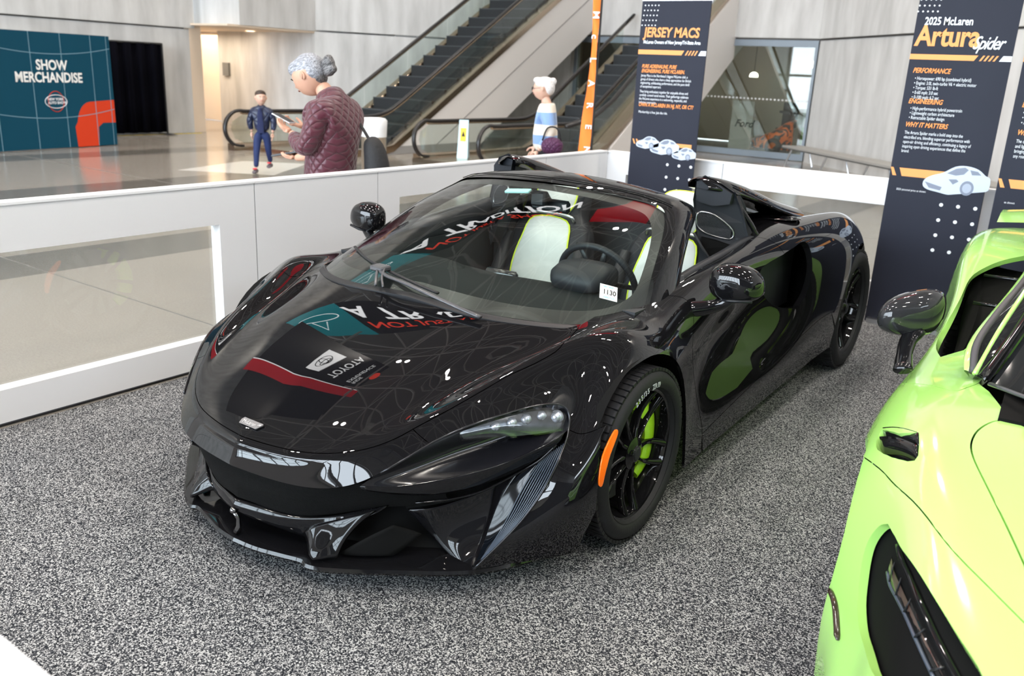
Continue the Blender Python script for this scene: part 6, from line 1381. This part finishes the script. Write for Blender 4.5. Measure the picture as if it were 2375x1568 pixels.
J = {'hem': ((0, .01, .80), .205, .175), 'hip': ((0, .015, .92), .210, .175), 'waist': ((0, .03, 1.06), .205, .175), 'ch': ((0, .055, 1.20), .215, .175), 'ch2': ((0, .055, 1.31), .205, .145), 'nb': ((0, .035, 1.405), .115, .105), 'col': ((0, -.005, 1.475), .092, .092),
     'sl': ((.185, .045, 1.33), .080, .085), 'ml': ((.225, .03, 1.20), .078, .08), 'el': ((.235, -.02, 1.075), .072, .072), 'fl': ((.18, -.12, 1.13), .060, .060), 'wl': ((.125, -.19, 1.17), .046, .046),
     'sr': ((-.185, .045, 1.33), .080, .085), 'mr': ((-.225, .03, 1.20), .078, .08), 'er': ((-.235, -.02, 1.075), .072, .072), 'fr': ((-.16, -.13, 1.14), .060, .060), 'wr': ((-.09, -.21, 1.185), .046, .046)}
skin_mesh('quilted_jacket', J, chain('hem', 'hip', 'waist', 'ch', 'ch2', 'nb', 'col')+chain('ch2', 'sl', 'ml', 'el', 'fl', 'wl')+chain('ch2', 'sr', 'mr', 'er', 'fr', 'wr'), maroon, P1)
hd = head(P1, (0, -.13, 1.545), .265, 0, math.radians(30), sk1)
hairball(hd, 'hair', grey_h, [((0, .015, .045), (.098, .118, .093)), ((0, .05, .0), (.094, .078, .080)), ((0, -.045, .075), (.082, .075, .055)), ((.045, .03, .0), (.045, .06, .06)), ((-.045, .03, .0), (.045, .06, .06))])
hairball(hd, 'nape_hair', dk_h, [((0, .065, -.045), (.068, .045, .05)), ((0, .105, -.02), (.03, .03, .025))])
random.seed(4)
hairball(hd, 'hair_bun', dk_h, [((.01, .155+random.uniform(-.03, .035), -.01+random.uniform(-.045, .04)), random.uniform(.022, .036)) for _ in range(16)])
hand(P1, (.115, -.21, 1.185), (-.35, -.85, .30), (.3, .1, -1), .17, sk1, .7, 1); hand(P1, (-.08, -.23, 1.20), (.3, -.85, .30), (-.3, .1, -1), .17, sk1, .6, -1)
PH = empty('phone', (-2.18, 1.50, 0), math.radians(-74), label='thin dark phone held up in both hands of the person in maroon', cat='phone'); PH.location = P1.matrix_basis @ Vector((.02, -.325, 1.262))
m = MB(); m.box(-.036, .036, -.075, .075, -.004, .004, bev=.002); o = mk('phone_case', m.out, mat('phone_pale', (.55, .55, .57), .3), PH); PH.rotation_euler = (math.radians(-22), 0, math.radians(-74)); m = MB(); m.box(-.033, .033, -.07, .07, .0042, .005); mk('phone_screen', m.out, dark_gl, PH)
BG = empty('shoulder_bag', P1.matrix_basis @ Vector((-.05, .33, .98)), math.radians(-74), label='black soft bag hanging behind the back of the person in maroon', cat='bag')
m = MB(); 
skin_mesh('bag_body', {'a': ((0, -.05, .20), .05, .05), 'b': ((0, .0, .12), .09, .08), 'c': ((0, .02, -.06), .10, .10), 'd': ((0, .01, -.17), .08, .08)}, chain('a', 'b', 'c', 'd'), mat('bag_black', (.012, .012, .013), .7, bump=(40, .5)), BG)
m = MB(); m.tube(spl([(-.03, -.05, .16), (-.06, -.14, .26), (-.04, -.20, .34)], 4), .014, 8, flat=.5); mk('bag_strap', m.out, MATS['bag_black'], BG, smooth=True)
# --- person standing beyond him, hidden but for the hands and a tablet
P2 = empty('person', (-2.87, 2.12, -.012), math.radians(-72), label='person hidden behind the maroon jacket, only the hands with a dark tablet showing', cat='person')
P2.scale = (.92, .92, .92); bpy.context.view_layer.update()
legs(P2, denim, .86, (.09, 0, 0), (-.09, .02, 0))
N = {'pelvis': ((0, 0, .88), .14, .11), 'waist': ((0, 0, 1.02), .13, .105), 'chest': ((0, .02, 1.20), .15, .11), 'neckb': ((0, .0, 1.33), .07, .065), 'neck': ((0, -.01, 1.40), .05, .05),
     'sl': ((.16, .0, 1.28), .055, .055), 'el': ((.20, -.08, 1.04), .045, .045), 'wl': ((.13, -.30, 1.00), .03, .027), 'sr': ((-.16, 0, 1.28), .055, .055), 'er': ((-.20, -.08, 1.04), .045, .045), 'wr': ((-.10, -.30, 1.00), .03, .027)}
skin_mesh('body', N, chain('pelvis', 'waist', 'chest', 'neckb', 'neck')+chain('chest', 'sl', 'el', 'wl')+chain('chest', 'sr', 'er', 'wr'), sk1, P2)
N2 = {k: (v[0], v[1]*1.22, v[2]*1.25) for k, v in N.items() if k not in ('neck', 'wl', 'wr')}
skin_mesh('dark_top', N2, chain('pelvis', 'waist', 'chest', 'neckb')+chain('chest', 'sl', 'el')+chain('chest', 'sr', 'er'), mat('dark_knit', (.03, .03, .035), .9), P2)
hd = head(P2, (0, -.03, 1.47), .21, 0, math.radians(20), sk1); hairball(hd, 'hair', brn_h, [((0, .02, .03), (.085, .10, .085))])
hand(P2, (.125, -.31, 1.00), (-.35, -.9, -.02), (.2, 0, -1), .18, sk1, .6, 1); hand(P2, (-.095, -.31, 1.00), (.35, -.9, -.02), (-.2, 0, -1), .18, sk1, .6, -1)
TB = empty('tablet', P2.matrix_basis @ Vector((.01, -.42, 1.025)), label='dark tablet in a case held flat by the person behind the maroon jacket', cat='tablet'); TB.rotation_euler = (math.radians(12), 0, math.radians(-72))
m = MB(); m.box(-.085, .085, -.125, .125, -.008, .006, bev=.003); mk('tablet_case', m.out, mat('tablet_grey', (.05, .055, .06), .45), TB); m = MB(); m.box(-.075, .075, -.115, .115, .0062, .007); mk('tablet_screen', m.out, dark_gl, TB)
# --- boy walking towards the viewer
P3 = empty('person', (-8.50, 5.93, -.012), math.radians(38), label='boy in a navy puffer jacket, blue trousers and red-laced trainers walking on the terrazzo', cat='person')
blt = mat('blue_trousers', (.006, .018, .085), .7)
legs(P3, blt, .60, (.085, .10, .07), (-.085, -.10, 0), w=.07, sh=mat('trainer_grey', (.10, .08, .09), .6), r=.068)
m = MB(); m.box(.06, .11, -.03, .03, .15, .165); m.box(-.11, -.06, -.21, -.14, .075, .09); mk('red_laces', m.out, mat('red_lace', (.6, .02, .04), .6), P3)
N = {'p': ((0, 0, .62), .09, .07), 'w': ((0, 0, .74), .085, .065), 'c': ((0, 0, .86), .10, .07), 'nb': ((0, 0, .965), .055, .05), 'n': ((0, 0, 1.02), .045, .045), 'sl': ((.115, 0, .92), .04, .04), 'el': ((.17, .0, .76), .03, .03), 'wl': ((.16, -.03, .60), .02, .02), 'sr': ((-.115, 0, .92), .04, .04), 'er': ((-.17, 0, .76), .03, .03), 'wr': ((-.16, .03, .60), .02, .02)}
skin_mesh('body', N, chain('p', 'w', 'c', 'nb', 'n')+chain('c', 'sl', 'el', 'wl')+chain('c', 'sr', 'er', 'wr'), sk2, P3)
N = {'p': ((0, 0, .60), .125, .095), 'w': ((0, .0, .73), .12, .095), 'c': ((0, 0, .85), .13, .095), 'nb': ((0, .012, .965), .075, .068), 'hd': ((0, .03, .99), .072, .06), 'sl': ((.13, 0, .90), .058, .058), 'el': ((.18, .0, .76), .052, .052), 'wl': ((.165, -.025, .63), .040, .040), 'sr': ((-.13, 0, .90), .058, .058), 'er': ((-.18, 0, .76), .052, .052), 'wr': ((-.165, .025, .63), .040, .040)}
skin_mesh('puffer_jacket', N, chain('p', 'w', 'c', 'nb', 'hd')+chain('c', 'sl', 'el', 'wl')+chain('c', 'sr', 'er', 'wr'), navyj, P3)
m = MB(); m.grid([[(-.045*w_, -.100-.012*w2, z), (0, -.112, z), (.045*w_, -.100-.012*w2, z)] for z, w_, w2 in ((.60, 1.1, 0), (.75, 1, 0), (.88, .8, 0), (.955, .5, -2))]); mk('navy_shirt', m.out, mat('navy_shirt', (.008, .014, .06), .8), P3, smooth=True)
hand(P3, (.16, -.03, .60), (0, -.15, -1), (1, 0, 0), .13, sk2, .4, 1); hand(P3, (-.16, .03, .60), (0, -.1, -1), (-1, 0, 0), .13, sk2, .4, -1)
hd = head(P3, (0, -.01, 1.10), .215, math.radians(25), 0, sk2)
hairball(hd, 'hair', brn_h, [((0, .012, .050), (.082, .094, .062)), ((0, .035, .01), (.079, .070, .070)), ((0, -.03, .083), (.055, .05, .028))])
# --- woman in the striped sweater
P4 = empty('person', (-3.06, 5.34, -.012), math.radians(-62), label='person with short white hair and glasses in a cream and blue striped sweater', cat='person')
def stripes(nt, b):
    tc = nt.nodes.new('ShaderNodeTexCoord'); sp_ = nt.nodes.new('ShaderNodeSeparateXYZ'); nt.links.new(tc.outputs['Object'], sp_.inputs[0])
    r = nt.nodes.new('ShaderNodeValToRGB'); r.color_ramp.interpolation = 'CONSTANT'; e = r.color_ramp.elements; cr_, bl = (.72, .64, .54, 1), (.20, .32, .56, 1)
    for p, c in ((0, cr_), (.66, bl), (.74, cr_), (.86, bl), (.95, cr_), (1.04/1.5*1.5, cr_)):
        if p >= 1: continue
        q = e.new(p); q.color = c
    e.remove(e[0]); e[0].position = 0; e[0].color = bl
    m_ = nt.nodes.new('ShaderNodeMath'); m_.operation = 'MULTIPLY_ADD'; m_.inputs[1].default_value = 1/.70; m_.inputs[2].default_value = -.75/.70
    nt.links.new(sp_.outputs[2], m_.inputs[0]); nt.links.new(m_.outputs[0], r.inputs[0]); nt.links.new(r.outputs[0], b.inputs['Base Color'])
    e2 = r.color_ramp.elements
    for q, (p, c) in zip(e2, ((0, bl), (.08, cr_), (.22, bl), (.36, cr_), (.52, bl), (.70, cr_))): q.position = p; q.color = c
swt = node_mat('striped_sweater', stripes, .9, sheen=.3)
legs(P4, denim, .84, (.09, -.10, 0), (-.09, .12, .02))
N = {'p': ((0, 0, .86), .14, .11), 'w': ((0, 0, 1.0), .12, .10), 'c': ((0, .02, 1.18), .14, .11), 'nb': ((0, .0, 1.32), .06, .06), 'n': ((0, -.02, 1.385), .047, .047), 'n2': ((0, -.03, 1.42), .045, .045), 'sl': ((.15, .01, 1.26), .05, .05), 'el': ((.20, .08, 1.02), .04, .04), 'wl': ((.18, -.05, .84), .026, .024), 'sr': ((-.15, .01, 1.26), .05, .05), 'er': ((-.20, .0, 1.02), .04, .04), 'wr': ((-.17, -.12, .86), .026, .024)}
skin_mesh('body', N, chain('p', 'w', 'c', 'nb', 'n', 'n2')+chain('c', 'sl', 'el', 'wl')+chain('c', 'sr', 'er', 'wr'), sk2, P4)
N = {'p': ((0, 0, .80), .175, .15), 'w': ((0, 0, .98), .17, .145), 'c': ((0, .025, 1.16), .175, .15), 'nb': ((0, .005, 1.33), .095, .09), 'sl': ((.165, .015, 1.25), .082, .082), 'el': ((.215, .08, 1.02), .065, .065), 'wl': ((.185, -.03, .86), .045, .045), 'sr': ((-.165, .015, 1.25), .082, .082), 'er': ((-.215, .0, 1.02), .065, .065), 'wr': ((-.175, -.10, .87), .045, .045)}
skin_mesh('sweater', N, chain('p', 'w', 'c', 'nb')+chain('c', 'sl', 'el', 'wl')+chain('c', 'sr', 'er', 'wr'), swt, P4)
hand(P4, (.18, -.05, .84), (0, -.4, -1), (1, 0, 0), .17, sk2, .5, 1); hand(P4, (-.17, -.12, .86), (.1, -.4, -1), (-1, 0, 0), .17, sk2, .5, -1)
hd = head(P4, (0, -.05, 1.475), .235, 0, math.radians(6), sk2)
random.seed(9)
hairball(hd, 'hair', white_h, [((0, .02, .05), (.095, .105, .075)), ((0, .06, .01), (.09, .07, .085)), ((0, -.05, .09), (.06, .05, .035))]+[((random.uniform(-.07, .07), random.uniform(-.03, .12), random.uniform(.02, .10)), .042) for _ in range(10)])
m = MB(); [m.tube([(sx*.030+.020*math.cos(t), -.112, .008+.016*math.sin(t)) for t in np.linspace(0, 6.283, 17)], .0022, 5) for sx in (-1, 1)]; m.tube([(.05, -.108, .012), (.088, -.02, .012)], .002, 5); m.tube([(-.05, -.108, .012), (-.088, -.02, .012)], .002, 5); mk('glasses', m.out, satin, hd)
WB = empty('tote_bag', P4.matrix_basis @ Vector((.27, .10, .87)), math.radians(-62), label='dark purple quilted bag carried low by the person in the striped sweater', cat='bag')
skin_mesh('bag_body', {'a': ((0, -.12, .02), .07, .07), 'b': ((0, 0, .05), .10, .11), 'c': ((0, .13, .02), .07, .08)}, chain('a', 'b', 'c'), node_mat('plum_quilt', lambda nt, b: quilt(nt, b, 60, ((.03, .006, .03), (.07, .014, .06))), .5), WB)
m = MB(); m.tube(spl([(0, -.10, .09), (.02, -.05, .22), (.02, .05, .22), (0, .10, .09)], 4), .009, 8); mk('bag_handle', m.out, satin, WB, smooth=True)
